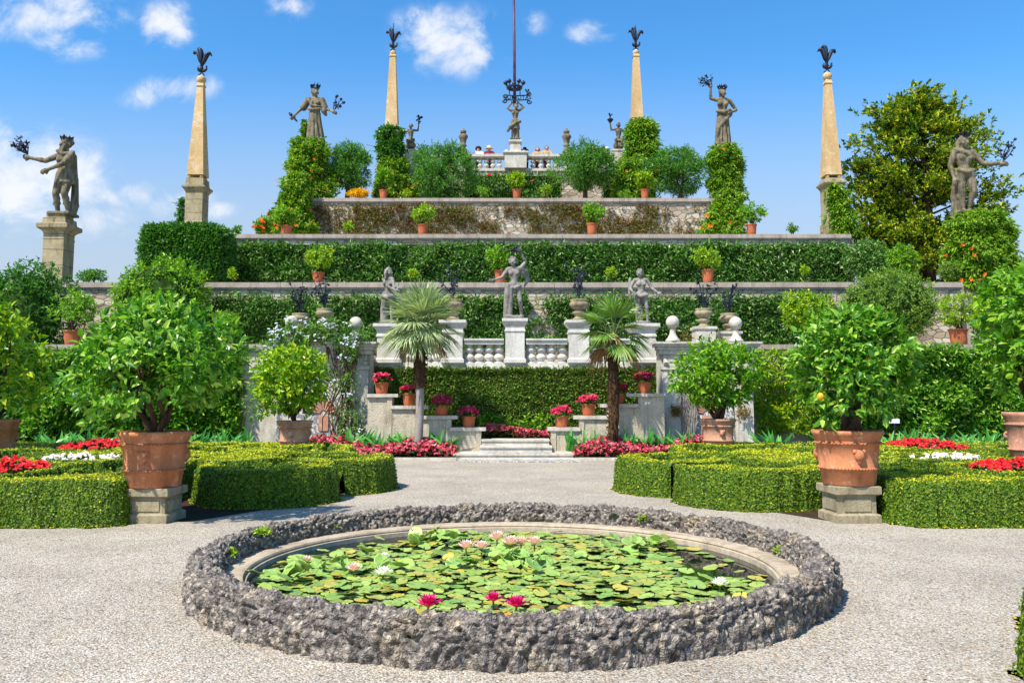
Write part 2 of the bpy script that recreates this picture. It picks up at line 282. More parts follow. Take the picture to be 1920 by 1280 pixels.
# ------------------------------------------------------------------ mesh helpers
def wloc(o):
    v = Vector((0, 0, 0))
    while o is not None: v += o.location; o = o.parent
    return v
class MB:
    def __init__(s): s.V = []; s.F = []; s.n = 0
    def add(s, V, Fc, mi=0):
        V = np.asarray(V, float).reshape(-1, 3); Fc = np.asarray(Fc, int)
        if len(V) == 0 or len(Fc) == 0: return s
        s.V.append(V); s.F.append((Fc+s.n, mi)); s.n += len(V); return s
    def box(s, x0, x1, y0, y1, z0, z1, mi=0, rot=0, c=None):
        V = np.array([(x, y, z) for z in (z0, z1) for (x, y) in ((x0, y0), (x1, y0), (x1, y1), (x0, y1))], float)
        if rot:
            cx, cy = c if c else ((x0+x1)/2, (y0+y1)/2); d = V[:, :2]-(cx, cy); q, w = math.cos(rot), math.sin(rot)
            V[:, 0] = cx+d[:, 0]*q-d[:, 1]*w; V[:, 1] = cy+d[:, 0]*w+d[:, 1]*q
        return s.add(V, [(0, 3, 2, 1), (4, 5, 6, 7), (0, 1, 5, 4), (1, 2, 6, 5), (2, 3, 7, 6), (3, 0, 4, 7)], mi)
    def frustum(s, cx, cy, z0, z1, w0, w1, mi=0, rot=0):
        V = []
        for z, w in ((z0, w0), (z1, w1)):
            for a, b in ((-1, -1), (1, -1), (1, 1), (-1, 1)):
                x, y = a*w/2, b*w/2; V.append((cx+x*math.cos(rot)-y*math.sin(rot), cy+x*math.sin(rot)+y*math.cos(rot), z))
        return s.add(V, [(0, 3, 2, 1), (4, 5, 6, 7), (0, 1, 5, 4), (1, 2, 6, 5), (2, 3, 7, 6), (3, 0, 4, 7)], mi)
    def sq(s, cx, cy, prof, rot=0, mi=0):          # square profile tower: (half width, z)
        a = np.array([(-1, -1), (1, -1), (1, 1), (-1, 1)], float); q, w = math.cos(rot), math.sin(rot)
        a = np.stack([a[:, 0]*q-a[:, 1]*w, a[:, 0]*w+a[:, 1]*q], 1)
        V = [(cx+r*x, cy+r*y, z) for r, z in prof for x, y in a]; Fc = [(0, 3, 2, 1)]
        for i in range(len(prof)-1):
            for j in range(4): k = (j+1) % 4; Fc.append((i*4+j, i*4+k, i*4+4+k, i*4+4+j))
        t = (len(prof)-1)*4; Fc.append((t, t+1, t+2, t+3)); return s.add(V, Fc, mi)
    def lathe(s, prof, c=(0, 0, 0), seg=20, mi=0, sx=1, sy=1, wob=None):
        n = len(prof); th = np.arange(seg)*2*math.pi/seg; pr = np.array(prof, float)
        rr = pr[:, 0][:, None]*np.ones(seg)
        if wob is not None: rr = rr*wob(th[None, :], pr[:, 1][:, None])
        V = np.stack([c[0]+sx*rr*np.cos(th), c[1]+sy*rr*np.sin(th), c[2]+pr[:, 1][:, None]*np.ones(seg)], -1).reshape(-1, 3)
        i, j = np.meshgrid(np.arange(n-1), np.arange(seg), indexing='ij'); k = (j+1) % seg
        Fc = np.stack([i*seg+j, i*seg+k, (i+1)*seg+k, (i+1)*seg+j], -1).reshape(-1, 4)
        return s.add(V, Fc, mi)
    def tube(s, pts, rad, seg=6, mi=0):
        pts = [Vector(p) for p in pts]; n = len(pts)
        if not hasattr(rad, '__len__'): rad = [rad]*n
        V = []; up = Vector((.13, .21, .97))
        for i, p in enumerate(pts):
            d = (pts[min(i+1, n-1)]-pts[max(i-1, 0)])
            if d.length < 1e-9: d = Vector((0, 0, 1))
            d.normalize(); a = d.cross(up)
            if a.length < .05: a = d.cross(Vector((1, 0, 0)))
            a.normalize(); b = d.cross(a)
            for k in range(seg):
                t = 2*math.pi*k/seg; V.append(p + (a*math.cos(t)+b*math.sin(t))*rad[i])
        Fc = []
        for i in range(n-1):
            for k in range(seg): q = (k+1) % seg; Fc.append((i*seg+k, i*seg+q, (i+1)*seg+q, (i+1)*seg+k))
        m = len(V); V.append(pts[0]); V.append(pts[-1]); T = []
        for k in range(seg):
            q = (k+1) % seg; T.append((m, q, k)); T.append((m+1, (n-1)*seg+k, (n-1)*seg+q))
        V = [tuple(v) for v in V]; base = s.n
        s.add(V, Fc, mi); s.F.append((np.array(T)+base, mi)); return s
    def ball(s, c, r, seg=12, rings=8, mi=0, sc=(1, 1, 1)):
        pr = [(max(1e-4, r*math.sin(math.pi*i/rings)), -r*math.cos(math.pi*i/rings)*sc[2]) for i in range(rings+1)]
        return s.lathe(pr, c, seg, mi, sc[0], sc[1])
    def capsule(s, a, b, ra, rb, seg=10):
        a = Vector(a); b = Vector(b); d = b-a; L = d.length
        if L < 1e-6: return s.ball(a, ra)
        d /= L; pts = []; rad = []
        for t in (-1, -.85, -.5, 0): pts.append(a+d*ra*t); rad.append(max(ra*.03, ra*math.sqrt(max(0, 1-t*t))))
        for t in (0, .5, .85, 1): pts.append(b+d*rb*t); rad.append(max(rb*.03, rb*math.sqrt(max(0, 1-t*t))))
        return s.tube(pts, rad, seg)
    def build(s, name, mat, parent=None, smooth=False, loc=None):
        me = bpy.data.meshes.new(name)
        V = np.concatenate(s.V) if s.V else np.zeros((0, 3)); 
        if loc is not None: V = V-np.array(loc)
        elif parent is not None: V = V-np.array(wloc(parent))
        me.vertices.add(len(V)); me.vertices.foreach_set('co', V.astype(np.float32).ravel())
        li = np.concatenate([f.ravel() for f, _ in s.F]); cnt = np.concatenate([np.full(len(f), f.shape[1]) for f, _ in s.F])
        mi = np.concatenate([np.full(len(f), m) for f, m in s.F])
        me.loops.add(len(li)); me.loops.foreach_set('vertex_index', li.astype(np.int32))
        me.polygons.add(len(cnt)); me.polygons.foreach_set('loop_start', (np.cumsum(cnt)-cnt).astype(np.int32))
        me.polygons.foreach_set('material_index', mi.astype(np.int32))
        me.polygons.foreach_set('use_smooth', np.full(len(cnt), bool(smooth)))
        me.update(calc_edges=True); me.validate()
        for m in (mat if isinstance(mat, (list, tuple)) else [mat]): me.materials.append(MAT[m] if isinstance(m, str) else m)
        o = bpy.data.objects.new(name, me); COL.objects.link(o)
        if loc is not None: o.location = loc
        if parent is not None: o.parent = parent
        return o
def thing(name, label, cat, loc, group=None):
    o = bpy.data.objects.new(name, None); COL.objects.link(o); o.location = loc; o.empty_display_size = .1
    return tag(o, label, cat, group)
def tag(o, label, cat, group=None, kind=None):
    o['label'] = label; o['category'] = cat
    if group: o['group'] = group
    if kind: o['kind'] = kind
    return o
def struct(o): o['kind'] = 'structure'; return o
def stuff(o): o['kind'] = 'stuff'; return o
def nrm(a): return a/np.maximum(1e-9, np.linalg.norm(a, axis=-1, keepdims=True))
UP = np.array((0, 0, 1.0))

def leaf_cards(mb, base, d, n, L, W, mi=0, fold=.18, curl=.15, big=False):
    """one folded leaf per row: base point, direction, face normal"""
    d = nrm(d); n = nrm(n-d*(n*d).sum(-1, keepdims=True)); s = np.cross(d, n); N = len(base)
    L = np.broadcast_to(np.asarray(L, float).reshape(-1, 1), (N, 1)); W = np.broadcast_to(np.asarray(W, float).reshape(-1, 1), (N, 1))
    if not big:
        V = np.stack([base, base+d*L*.48+s*W*.5+n*W*fold, base+d*L-n*L*curl, base+d*L*.48-s*W*.5+n*W*fold], 1).reshape(-1, 3)
        o = (np.arange(N)*4)[:, None, None]; Fc = (o+np.array([(0, 1, 2), (0, 2, 3)])).reshape(-1, 3)
    else:
        m1 = base+d*L*.32+n*L*.02; m2 = base+d*L*.68-n*L*curl*.35; m3 = base+d*L-n*L*curl
        V = np.stack([base, m1, m2, m3, m1+s*W*.47+n*W*fold, m1-s*W*.47+n*W*fold, m2+s*W*.36+n*W*fold, m2-s*W*.36+n*W*fold], 1).reshape(-1, 3)
        T = np.array([(0, 4, 1), (0, 1, 5), (4, 6, 1), (6, 2, 1), (5, 1, 7), (7, 1, 2), (6, 3, 2), (7, 2, 3)])
        o = (np.arange(N)*8)[:, None, None]; Fc = (o+T).reshape(-1, 3)
    mb.add(V, Fc, mi)
def twigs(mb, tips, dirs, k, L, W, tl, rg, mi=0, droop=.15, big=False, fold=.18, spread=(75, 25)):
    T = len(tips); dirs = nrm(dirs)
    a = np.cross(dirs, np.array((.3, .2, .93))); a = nrm(a); b = np.cross(dirs, a)
    j = np.arange(k); t = (j+.5)/k
    ang = j*2.4+rg.uniform(0, 6.28, (T, 1)); til = np.radians(spread[0]+(spread[1]-spread[0])*t)+rg.normal(0, .22, (T, k))
    rad = a[:, None]*np.cos(ang)[..., None]+b[:, None]*np.sin(ang)[..., None]
    ld = dirs[:, None]*np.cos(til)[..., None]+rad*np.sin(til)[..., None]; ld[..., 2] -= droop*rg.uniform(.3, 1.6, (T, k))
    bs = tips[:, None]-dirs[:, None]*(tl*(1-t))[None, :, None]+rg.normal(0, tl*.12, (T, k, 3))
    no = dirs[:, None]*.6+UP*.5+rg.normal(0, .35, (T, k, 3))
    sc_ = rg.uniform(.5, 1.25, (T*k, 1))
    leaf_cards(mb, bs.reshape(-1, 3), ld.reshape(-1, 3), no.reshape(-1, 3), L*sc_, W*sc_, mi, fold, .15, big)
def crown_tips(c, r, n, rg, lump=.25, up=.35, inner=.45, gaps=0.0, flat_bottom=None):
    """points of an uneven crown around c with radii r, and the way each twig points"""
    d = nrm(rg.normal(size=(n*2, 3)))
    ld = nrm(rg.normal(size=(14, 3))); am = rg.uniform(-.6, 1, 14)*lump
    f = 1+(np.maximum(0, d@ld.T)**5*am).sum(1)
    if gaps:
        gd = nrm(rg.normal(size=(16, 3))); keep = (d@gd.T).max(1) < 1-gaps*rg.uniform(.3, 1, len(d)); d = d[keep]; f = f[keep]
    d = d[:n]; f = f[:n]; rr = np.where(rg.random(len(d)) < inner, rg.random(len(d))**.5*.85, rg.uniform(.8, 1.03, len(d)))
    p = d*(f*rr)[:, None]*np.array(r)
    if flat_bottom is not None: p[:, 2] = np.maximum(p[:, 2], -flat_bottom*r[2]+rg.uniform(0, .2, len(p))*r[2])
    dr = nrm(d*.8+UP*up+rg.normal(0, .35, d.shape))
    return p+np.array(c), dr
def blooms(mb, pts, r, rg, mi, petals=5, up=None, n_up=.8):
    """small open flowers of a few petals"""
    for k in range(petals):
        N = len(pts); ax = nrm((up if up is not None else np.broadcast_to(np.array((0, -.45, .8)), (N, 3)))+rg.normal(0, .3, (N, 3)))
        a = nrm(np.cross(ax, np.array((.9, .1, .2)))); b = np.cross(ax, a); t = 6.283*k/petals+rg.uniform(-.2, .2, (N, 1))
        d = a*np.cos(t)+b*np.sin(t)+ax*.35
        leaf_cards(mb, pts, d, ax, r*rg.uniform(.8, 1.2, (N, 1)), r*.95, mi, .1, .1)
def baked(o, mods):
    for t, kw in mods:
        m = o.modifiers.new(t.lower(), t)
        for k, v in kw.items(): setattr(m, k, v)
    dg = bpy.context.evaluated_depsgraph_get(); me = bpy.data.meshes.new_from_object(o.evaluated_get(dg)); old = o.data
    o.modifiers.clear(); o.data = me; me.name = o.name
    me.polygons.foreach_set('use_smooth', np.ones(len(me.polygons), bool)); bpy.data.meshes.remove(old)
    return o

# ------------------------------------------------------------------ the ground
POND = (0.0, 8.2)
mb = MB(); mb.add([(-400, -60, 0), (400, -60, 0), (400, 700, 0), (-400, 700, 0)], [(0, 1, 2, 3)])
g = struct(mb.build('gravel_ground', 'gravel'))
for sg in (-1, 1):
    mb = MB(); mb.add([(sg*x, y, .004) for x, y in ((4.3, 11.6), (3.3, 13.5), (2.9, 15), (3.2, 17.5), (5, 22), (16, 23.5), (16, 11.8), (5.3, 11.8))], [tuple(range(8))[::sg]])
    struct(mb.build('soil_bed', 'soil'))
    mb = MB(); mb.add([(sg*x, y, .006) for x, y in ((3.2, 24.2), (4.0, 24.4), (16, 24.4), (16, 26.9), (3.2, 26.9))], [tuple(range(5))[::sg]])
    struct(mb.build('soil_bed', 'soil'))
# ------------------------------------------------------------------ terraces
Y1, Y2, Y3, Y4, Y5 = 27.0, 32.0, 37.0, 42.0, 47.0
Z1, Z2, Z3, Z4 = PZ(646, Y1), PZ(530, Y2), PZ(440, Y3), PZ(372.5, Y4)
ZC = PZ(690, 26.0)                       # the lower middle terrace behind the white balustrade
def slab(x0, x1, y0, y1, z0, z1):
    mb = MB(); mb.box(x0, x1, y0, y1, z0, z1); return struct(mb.build('terrace_floor', 'gravel'))
XW1L, XW1R = PX(640, Y1), PX(1285, Y1)
slab(-26, XW1L, Y1+.5, Y2+.2, 0, Z1-.08); slab(XW1R, 26, Y1+.5, Y2+.2, 0, Z1-.08); slab(XW1L+.003, XW1R-.003, 26.7, Y2+.2, 0, ZC)
slab(-17.3, 27, Y2+.5, Y3+.2, 0, Z2-.08); slab(-13, 15.2, Y3+.5, Y4+.2, 0, Z3-.08)
slab(-10.6, 10.6, Y4+.5, Y5+.2, 0, Z4-.08); TOPF = PZ(318, Y5)-.25
slab(-7, 7, Y5+.5, Y5+12, 0, TOPF)
def retaining(name, segs, z0, z1, Y, cop, label, wm='wall', ends=True):
    t = thing(name, label, 'wall', ((segs[0][0]+segs[-1][1])/2, Y, z0))
    for x0, x1 in segs:
        mb = MB(); mb.box(x0, x1, Y, Y+.52, z0, z1-cop); mb.build('wall_face', wm, t)
        mb = MB(); x = x0-.06; q = 0
        while x < x1+.05:                      # coping laid in long stones with fine open joints
            L = min(rng.uniform(1.5, 2.3), x1+.06-x); dz = rng.uniform(-.006, .006)
            mb.sq2 = None; mb.box(x, x+L-.012, Y-.13, Y+.56, z1-cop*.72+dz, z1+dz); mb.box(x, x+L-.012, Y-.07, Y+.55, z1-cop+.002, z1-cop*.72+dz)
            x += L
        mb.build('coping', 'coping', t)
    return t
retaining('retaining_wall', [(-26, XW1L), (XW1R, 26)], 0, Z1, Y1, .22, 'lowest grey terrace wall with stone coping, mostly hidden by climbing shrubs, behind the flower beds', 'palestone')
retaining('retaining_wall', [(PX(106, Y2, Z2), PX(1800, Y2, Z2))], ZC, Z2, Y2, .27, 'long terrace wall with pale coping directly behind the grey stone statues of the balustrade')
retaining('retaining_wall', [(PX(434, Y3, Z3), PX(1592, Y3, Z3))], Z2-.1, Z3, Y3, .24, 'middle terrace wall whose coping runs above the taller dark laurel hedge')
retaining('retaining_wall', [(PX(560, Y4, Z4), PX(1340, Y4, Z4))], Z3-.1, Z4, Y4, .24, 'uppermost rubble stone terrace wall with sparse reddish creepers')
t = thing('retaining_wall', 'plain wall carrying the sky-high balustrade behind the oleander trees', 'wall', (0, Y5, Z4))
mb = MB(); mb.box(PX(752, Y5, 14), PX(1175, Y5, 14), Y5, Y5+.52, Z4-.1, PZ(320, Y5)); mb.build('wall_face', 'wall', t)
# low green bank on either flank of the pyramid so that the terrace ends do not hang
for sg in (-1, 1):
    pass

# ------------------------------------------------------------------ balusters and balustrades
def baluster_prof(h, r):
    return [(0, 0), (r*.85, 0), (r*.85, h*.09), (r*.55, h*.1), (r*.5, h*.16), (r*.95, h*.26), (r*1.0, h*.36), (r*.7, h*.46), (r*.42, h*.52), (r*.62, h*.58), (r*.95, h*.66), (r*.92, h*.74), (r*.5, h*.84), (r*.5, h*.9), (r*.85, h*.91), (r*.85, h), (0, h)]
t = thing('balustrade', 'white stone balustrade with fat balusters and statue piers above the clipped ivy', 'balustrade', (0, 26, ZC))
BY = 26.0
def zx(py): return PZ(py, BY)
bx = lambda px, py=650: PX(px, BY, zx(py))
zb0, zb1, zr0, zr1 = zx(692), zx(680), zx(645), zx(634.5)
mb = MB(); mb.box(bx(699), bx(1240), BY-.05, BY+.5, zb0, zx(687.5)); mb.box(bx(702), bx(1237), BY, BY+.46, zx(687.5)+.002, zb1); mb.build('base_course', 'white', t)
piers = [(706, 752, 607), (828, 869, 600), (946, 985, 597), (1065, 1106, 600), (1182, 1230, 607)]
for a, b, top in piers:
    cx = (bx(a)+bx(b))/2; w = (bx(b)-bx(a))/2; zt = zx(top); h = zt-zb1
    mb = MB(); mb.sq(cx, BY+.22, [(w*1.06, zb1-.002), (w*1.06, zb1+.1), (w*.92, zb1+.14), (w*.92, zt-.42), (w*1.0, zt-.40), (w*1.0, zt-.35), (w*.93, zt-.33), (w*.93, zt-.22), (w*1.08, zt-.17), (w*1.24, zt-.09), (w*1.24, zt)])
    mb.build('pier', 'white', t)
pr = baluster_prof(zr0-zb1+.06, .165)
for i in range(len(piers)-1):
    x0, x1 = bx(piers[i][1])+.02, bx(piers[i+1][0])-.02
    mb = MB(); mb.box(x0, x1, BY+.0, BY+.44, zr0, zr1-.06); mb.box(x0, x1, BY-.05, BY+.49, zr1-.058, zr1); mb.build('handrail', 'white', t)
    n = 4
    for k in range(n):
        x = x0+(k+.5)*(x1-x0)/n if k not in (0, n-1) else (x0+.02 if k == 0 else x1-.02)
        x = x0+(k+.5)*(x1-x0)/n
        mb = MB(); mb.lathe(pr, (min(max(x, x0+.05), x1-.05), BY+.22, zb1-.03), 12); mb.build('baluster', 'white', t, True)
# top balustrade
t = thing('balustrade', 'weathered balustrade on the very top terrace with visitors leaning behind it', 'balustrade', (0, Y5, PZ(320, Y5)))
zy = lambda py: PZ(py, Y5)
tx = lambda px, py=300: PX(px, Y5, zy(py))
mb = MB(); mb.box(tx(752), tx(1175), Y5-.06, Y5+.5, zy(321), zy(316)); mb.build('base_course', 'palestone', t)
mb = MB(); mb.box(tx(752), tx(1175), Y5-.05, Y5+.5, zy(294)+.002, zy(289)); mb.box(tx(752), tx(1175), Y5, Y5+.45, zy(296), zy(294)); mb.build('handrail', 'palestone', t)
for a, b, top in ((758, 779, 281), (860, 877, 287.5), (946, 987, 287.5), (1055, 1072, 287.5), (1148, 1170, 281)):
    cx = (tx(a)+tx(b))/2; w = (tx(b)-tx(a))/2; mb = MB(); mb.sq(cx, Y5+.2, [(w, zy(318)), (w, zy(top+4)), (w*1.12, zy(top+3)), (w*1.12, zy(top))]); mb.build('pier', 'palestone', t)
mb = MB(); mb.sq(tx(966), Y5+.2, [(M(14, Y5), zy(288)), (M(14, Y5), zy(285)), (M(10, Y5), zy(283)), (M(10, Y5), zy(268)), (M(12.5, Y5), zy(267)), (M(12.5, Y5), zy(263))]); mb.build('pedestal', 'palestone', t)
for sx in (-1, 1):
    mb = MB(); mb.tube([(tx(966)+sx*M(14, Y5), Y5+.2, zy(283)), (tx(966)+sx*M(18, Y5), Y5+.2, zy(284)), (tx(966)+sx*M(21, Y5), Y5+.2, zy(286.5))], [.16, .14, .1], 10); mb.build('scroll', 'palestone', t, True)
pr = baluster_prof(zy(296)-zy(316)+.04, .15)
src = None
for x0, x1 in ((785, 856), (882, 942), (992, 1051), (1078, 1142)):
    n = max(3, int((x1-x0)/12))
    for k in range(n):
        loc = Vector((tx(x0+(k+.5)*(x1-x0)/n), Y5+.2, zy(316)-.02))
        if src is None:
            mb = MB(); mb.lathe(pr, loc, 12); src = mb.build('baluster', 'palestone', None, True, loc=loc); o = src
        else: o = src.copy(); COL.objects.link(o)
        o.parent = t; o.location = loc-t.location

# ------------------------------------------------------------------ stair, cheek walls, grotto piers
YS = 24.0
def stepped(sg, label):
    t = thing('stair_parapet', label, 'parapet', (sg*3.4, YS, 0))
    if sg < 0: bl = [(846, 906, 801), (791, 856, 779), (735, 801, 760), (690, 745, 738)]
    else: bl = [(1029, 1086, 801), (1077, 1138, 779), (1127, 1197, 757), (1176, 1245, 737)]
    prev = None
    for i, (a, b, top) in enumerate(bl):
        Y = YS+.012*i; z = PZ(top, Y); x0, x1 = PX(a, Y, z), PX(b, Y, z)
        if prev is not None:
            if sg < 0: x1 = min(x1, prev[0]+.06)
            else: x0 = max(x0, prev[1]-.06)
        mb = MB(); mb.box(x0+(.06 if sg > 0 else -.0), x1-(.06 if sg < 0 else -.0), Y, Y+.42, 0, z-.1)
        # framed panel: raised corner strips
        e = x1-.06 if sg < 0 else x0+.06
        mb.box(min(e, e-sg*-.0)-(.14 if sg < 0 else -.0), e+(0.0 if sg < 0 else .14), Y-.03, Y-.002, .05, z-.103)
        mb.build('parapet_block', 'cheek', t)
        mb = MB(); xa, xb = (PX(a, Y, z), x1+(.04 if sg < 0 and i == 0 else 0)) if sg < 0 else (x0, PX(b, Y, z))
        if i > 0: xa, xb = (xa, PX(b, Y, z)-.0) if sg < 0 else (PX(a, Y, z), xb)
        Yc = Y-.004*i
        mb.box(xa-.03, xb+.03, Yc-.07, Yc+.49, z-.095, z-.001*i); mb.build('coping', 'palestone', t)
        prev = (x0, x1)
    return t, bl
_, blL = stepped(-1, 'stepped parapet of the left stair flight carrying four pots of red flowers')
_, blR = stepped(1, 'stepped parapet of the right stair flight behind the thick palm trunk')
t = thing('stone_steps', 'low pale stone steps between the two stepped parapets', 'steps', (0, 22.8, 0))
for (a, b, y0, h0, h1) in ((862, 1092, 22.45, 0, .055), (850, 1075, 22.95, .0, .17), (900, 1035, 23.35, .171, .34), (903, 1030, 23.75, .341, .50)):
    mb = MB(); mb.box(PX(a, y0), PX(b, y0), y0, 24.1 if h1 < .2 else 24.4, h0, h1-.05 if h1 > .1 else h1)
    if h1 > .1: mb.box(PX(a, y0)-.01, PX(b, y0)+.01, y0-.035, 24.42, h1-.048, h1)
    mb.build('step', 'palestone', t)
def mosaic():
    k = NT('pebble_mosaic'); p = k.pos()
    nz_ = k.noise(p, 2.6, 1, .4, 1.2); w = k.n('ShaderNodeMath', operation='SINE'); mu = k.n('ShaderNodeMath', operation='MULTIPLY'); k.l(nz_, mu.inputs[0]); mu.inputs[1].default_value = 46; k.l(mu.outputs[0], w.inputs[0])
    vo = k.n('ShaderNodeTexVoronoi'); vo.inputs['Scale'].default_value = 34; k.l(p, vo.inputs['Vector'])
    c = k.ramp(w.outputs[0], [(.0, '8f9094'), (.35, 'a3a2a0'), (.6, 'ddd6c8'), (.9, 'e4ddd0')])
    c = k.mix(.6, c, k.ramp(vo.outputs['Distance'], [(.2, (1, 1, 1)), (.7, (.4, .4, .4))]), 'MULTIPLY')
    k.bump(vo.outputs['Distance'], .4, .02); return k.done(c, .8)
MAT['mosaic'] = mosaic()
mb = MB(); mb.box(PX(868, 22.3), PX(1086, 22.3), 22.15, 22.44, 0, .02); struct(mb.build('mosaic_path', 'mosaic'))
mb = MB(); mb.box(PX(905, 23.3), PX(1030, 23.3), 23.0, 23.31, .1705, .174); o = mb.build('mosaic_tread', 'mosaic', t)
# ivy wall core behind the stair
mb = MB(); mb.box(PX(697, 26.1, 1.5), PX(1240, 26.1, 1.5), 26.25, 26.7, 0, ZC-.02); o = mb.build('retaining_wall', 'wall'); tag(o, 'low wall under the white balustrade, hidden by clipped ivy', 'wall')

def wing(sg):
    """the pale pier wall with a pebble niche at the end of the stair"""
    Yw = 25.0; wx = lambda px, py=730: PX(px, Yw, PZ(py, Yw)); wz = lambda py: PZ(py, Yw)
    px = (lambda p: p) if sg > 0 else (lambda p: 1932-p)
    t = thing('grotto_wall', 'pale stone grotto wall with mosaic niche at the %s stair, %s' % (('right', 'behind the round-headed potted citrus') if sg > 0 else ('left', 'draped in plumbago and climbing stems')), 'wall', (wx(px(1330)), Yw, 0))
    def bx_(a, b, y0, y1, p0, p1, mb):
        x0, x1 = sorted((wx(px(a)), wx(px(b)))); mb.box(x0, x1, Yw+y0, Yw+y1, max(0, wz(p1)), wz(p0))
    mb = MB(); bx_(1240, 1412, .10, 1.9, 664, 870, mb); mb.build('wall_face', 'palestone', t)
    for a, b in ((1242, 1276), (1384, 1412)):
        mb = MB(); bx_(a, b, .0, .098, 693, 870, mb); bx_(a-2, b+2, -.04, .097, 686, 692.6, mb); bx_(a+3, b-3, .02, .096, 664.5, 685.6, mb)
        x0, x1 = sorted((wx(px(a)), wx(px(b))))
        for s in (-1, 1): mb.tube([((x0+x1)/2+s*.2, Yw-.02, wz(674)), ((x0+x1)/2+s*.16, Yw-.06, wz(679)), ((x0+x1)/2+s*.2, Yw-.02, wz(684))], [.05, .08, .05], 8)
        mb.build('pilaster', 'palestone', t)
    mb = MB()
    for a, b in ((1226, 1322), (1392, 1428)):
        bx_(a, b, -.22, .5, 641, 645, mb); bx_(a+3, b-3, -.16, .46, 645.2, 650, mb); bx_(a+7, b-7, -.1, .42, 650.2, 656, mb); bx_(a+11, b-11, -.05, .4, 656.2, 664, mb)
    bx_(1322.4, 1391.6, .0, .5, 641, 664, mb)
    mb.build('cornice', 'palestone', t)
    mb = MB(); bx_(1292, 1376, .06, .0995, 716, 870, mb); mb.build('mosaic_panel', 'mosaic', t)
    # fan and urn ornament of warm stone laid on the panel
    mb = MB(); cx = wx(px(1325)); cz = wz(775)
    for k in range(9):
        a = math.pi*(k+.5)/9; d = Vector((math.cos(a), 0, math.sin(a)))
        mb.tube([Vector((cx, Yw+.05, cz))+d*.1, Vector((cx, Yw+.04, cz))+d*.38], [.02, .05], 6)
    mb.box(cx-.14, cx+.14, Yw+.03, Yw+.059, cz-.5, cz-.05); mb.build('fan_ornament', 'terra_pale', t)
    return t
wing(1); wing(-1)
# planter block on top of the wings with urns, balls
def finial_ball(px, pyc, rpx, Y, ybase, label, base_w=14):
    c = P(px, pyc, Y); r = M(rpx, Y); zb = PZ(ybase, Y)
    t = thing('ball_finial', label, 'finial', (c.x, Y, zb), 'stone ball finials on the grotto walls')
    mb = MB(); mb.ball(c, r, 20, 14); mb.build('ball', 'palestone', t, True)
    mb = MB(); h = c.z-r-zb; mb.lathe([(0, zb), (M(base_w, Y), zb), (M(base_w, Y), zb+h*.14), (M(base_w*.72, Y), zb+h*.3), (M(base_w*.42, Y), zb+h*.62), (M(base_w*.36, Y), zb+h), (M(base_w*.5, Y), zb+h+r*.18), (0, zb+h+r*.2)], (c.x, Y, 0), 16); mb.build('stem', 'palestone', t, True)
for px, yc, Y, yb, lab in ((1261, 604, 24.98, 641, 'stone ball finial at the inner edge of the right grotto wall, beside the round-headed citrus'), (1379, 606, 25.25, 641, 'stone ball finial on the right grotto wall in front of a wide urn'),
                       (667, 606, 24.98, 641, 'stone ball finial nearest the silver palm on the left grotto wall'), (547, 604, 25.25, 641, 'stone ball finial rising from the plumbago on the left grotto wall')):
    finial_ball(px, yc, 12.5, Y, yb, lab)
def iron_leafy(mb, base, h, spread, n, rg, leaf=.13):
    """a wrought-iron plant: bent rods with flat iron leaves and rosettes"""
    base = Vector(base); cards = []; dirs = []
    for k in range(n):
        a = rg.uniform(0, 6.28); q = Vector((math.cos(a), math.sin(a)*.6, 0)); hh = h*rg.uniform(.45, 1); s = spread*rg.uniform(.3, 1)
        pts = [base, base+q*s*.25+Vector((0, 0, hh*.45)), base+q*s*.7+Vector((0, 0, hh*.85)), base+q*s+Vector((0, 0, hh))]
        mb.tube(pts, [.016, .013, .01, .008], 5)
        for p in pts[1:]:
            for _ in range(2):
                d = Vector(rg.normal(size=3)); d.normalize(); e = p+d*leaf
                cards.append(p); dirs.append(d)
        mb.ball(pts[-1], leaf*.42, 8, 5, 0, (1, 1, .5))
    b = np.array([tuple(c) for c in cards]); d = np.array([tuple(x) for x in dirs])
    leaf_cards(mb, b, d, rg.normal(size=b.shape), leaf*1.5, leaf*.95, 0, .15, .1)
def urn(px, ytop, ybot, rpx, Y, label, seed, iron=True, plant_h=75, ped=None, grp='wide stone urns holding wrought iron plants'):
    zt, zb = PZ(ytop, Y), PZ(ybot, Y); x = PX(px, Y, zt); r = M(rpx, Y); h = zt-zb
    t = thing('stone_urn', label, 'urn', (x, Y, zb), grp)
    pr = [(0, 0), (r*.66, 0), (r*.66, h*.08), (r*.5, h*.1), (r*.42, h*.2), (r*.62, h*.3), (r*.72, h*.38), (r*.5, h*.46), (r*.46, h*.5), (r*.8, h*.6), (r*1.0, h*.72), (r*.98, h*.82), (r*.84, h*.9), (r*.9, h*.94), (r*.92, h), (r*.8, h), (r*.7, h*.9), (0, h*.88)]
    mb = MB(); mb.lathe(pr, (x, Y, zb), 24); mb.build('bowl', 'pedestal' if iron else 'statue', t, True)
    if iron:
        mb = MB(); rg = np.random.default_rng(seed); mb.tube([(x, Y, zb+h*.85), (x, Y, zt+M(plant_h, Y)*.7)], [.03, .015], 6)
        iron_leafy(mb, (x, Y, zt-.05), M(plant_h, Y), M(29, Y), 9, rg, .085); mb.build('iron_plant', 'iron', t)
    return t
urn(850, 562, 600, 19, 26.22, 'wide stone urn on the white pier right of the silver palm', 1, True, 72)
urn(1086, 562, 600, 19, 26.22, 'wide stone urn on the white pier left of the green palm crown', 2, True, 72)
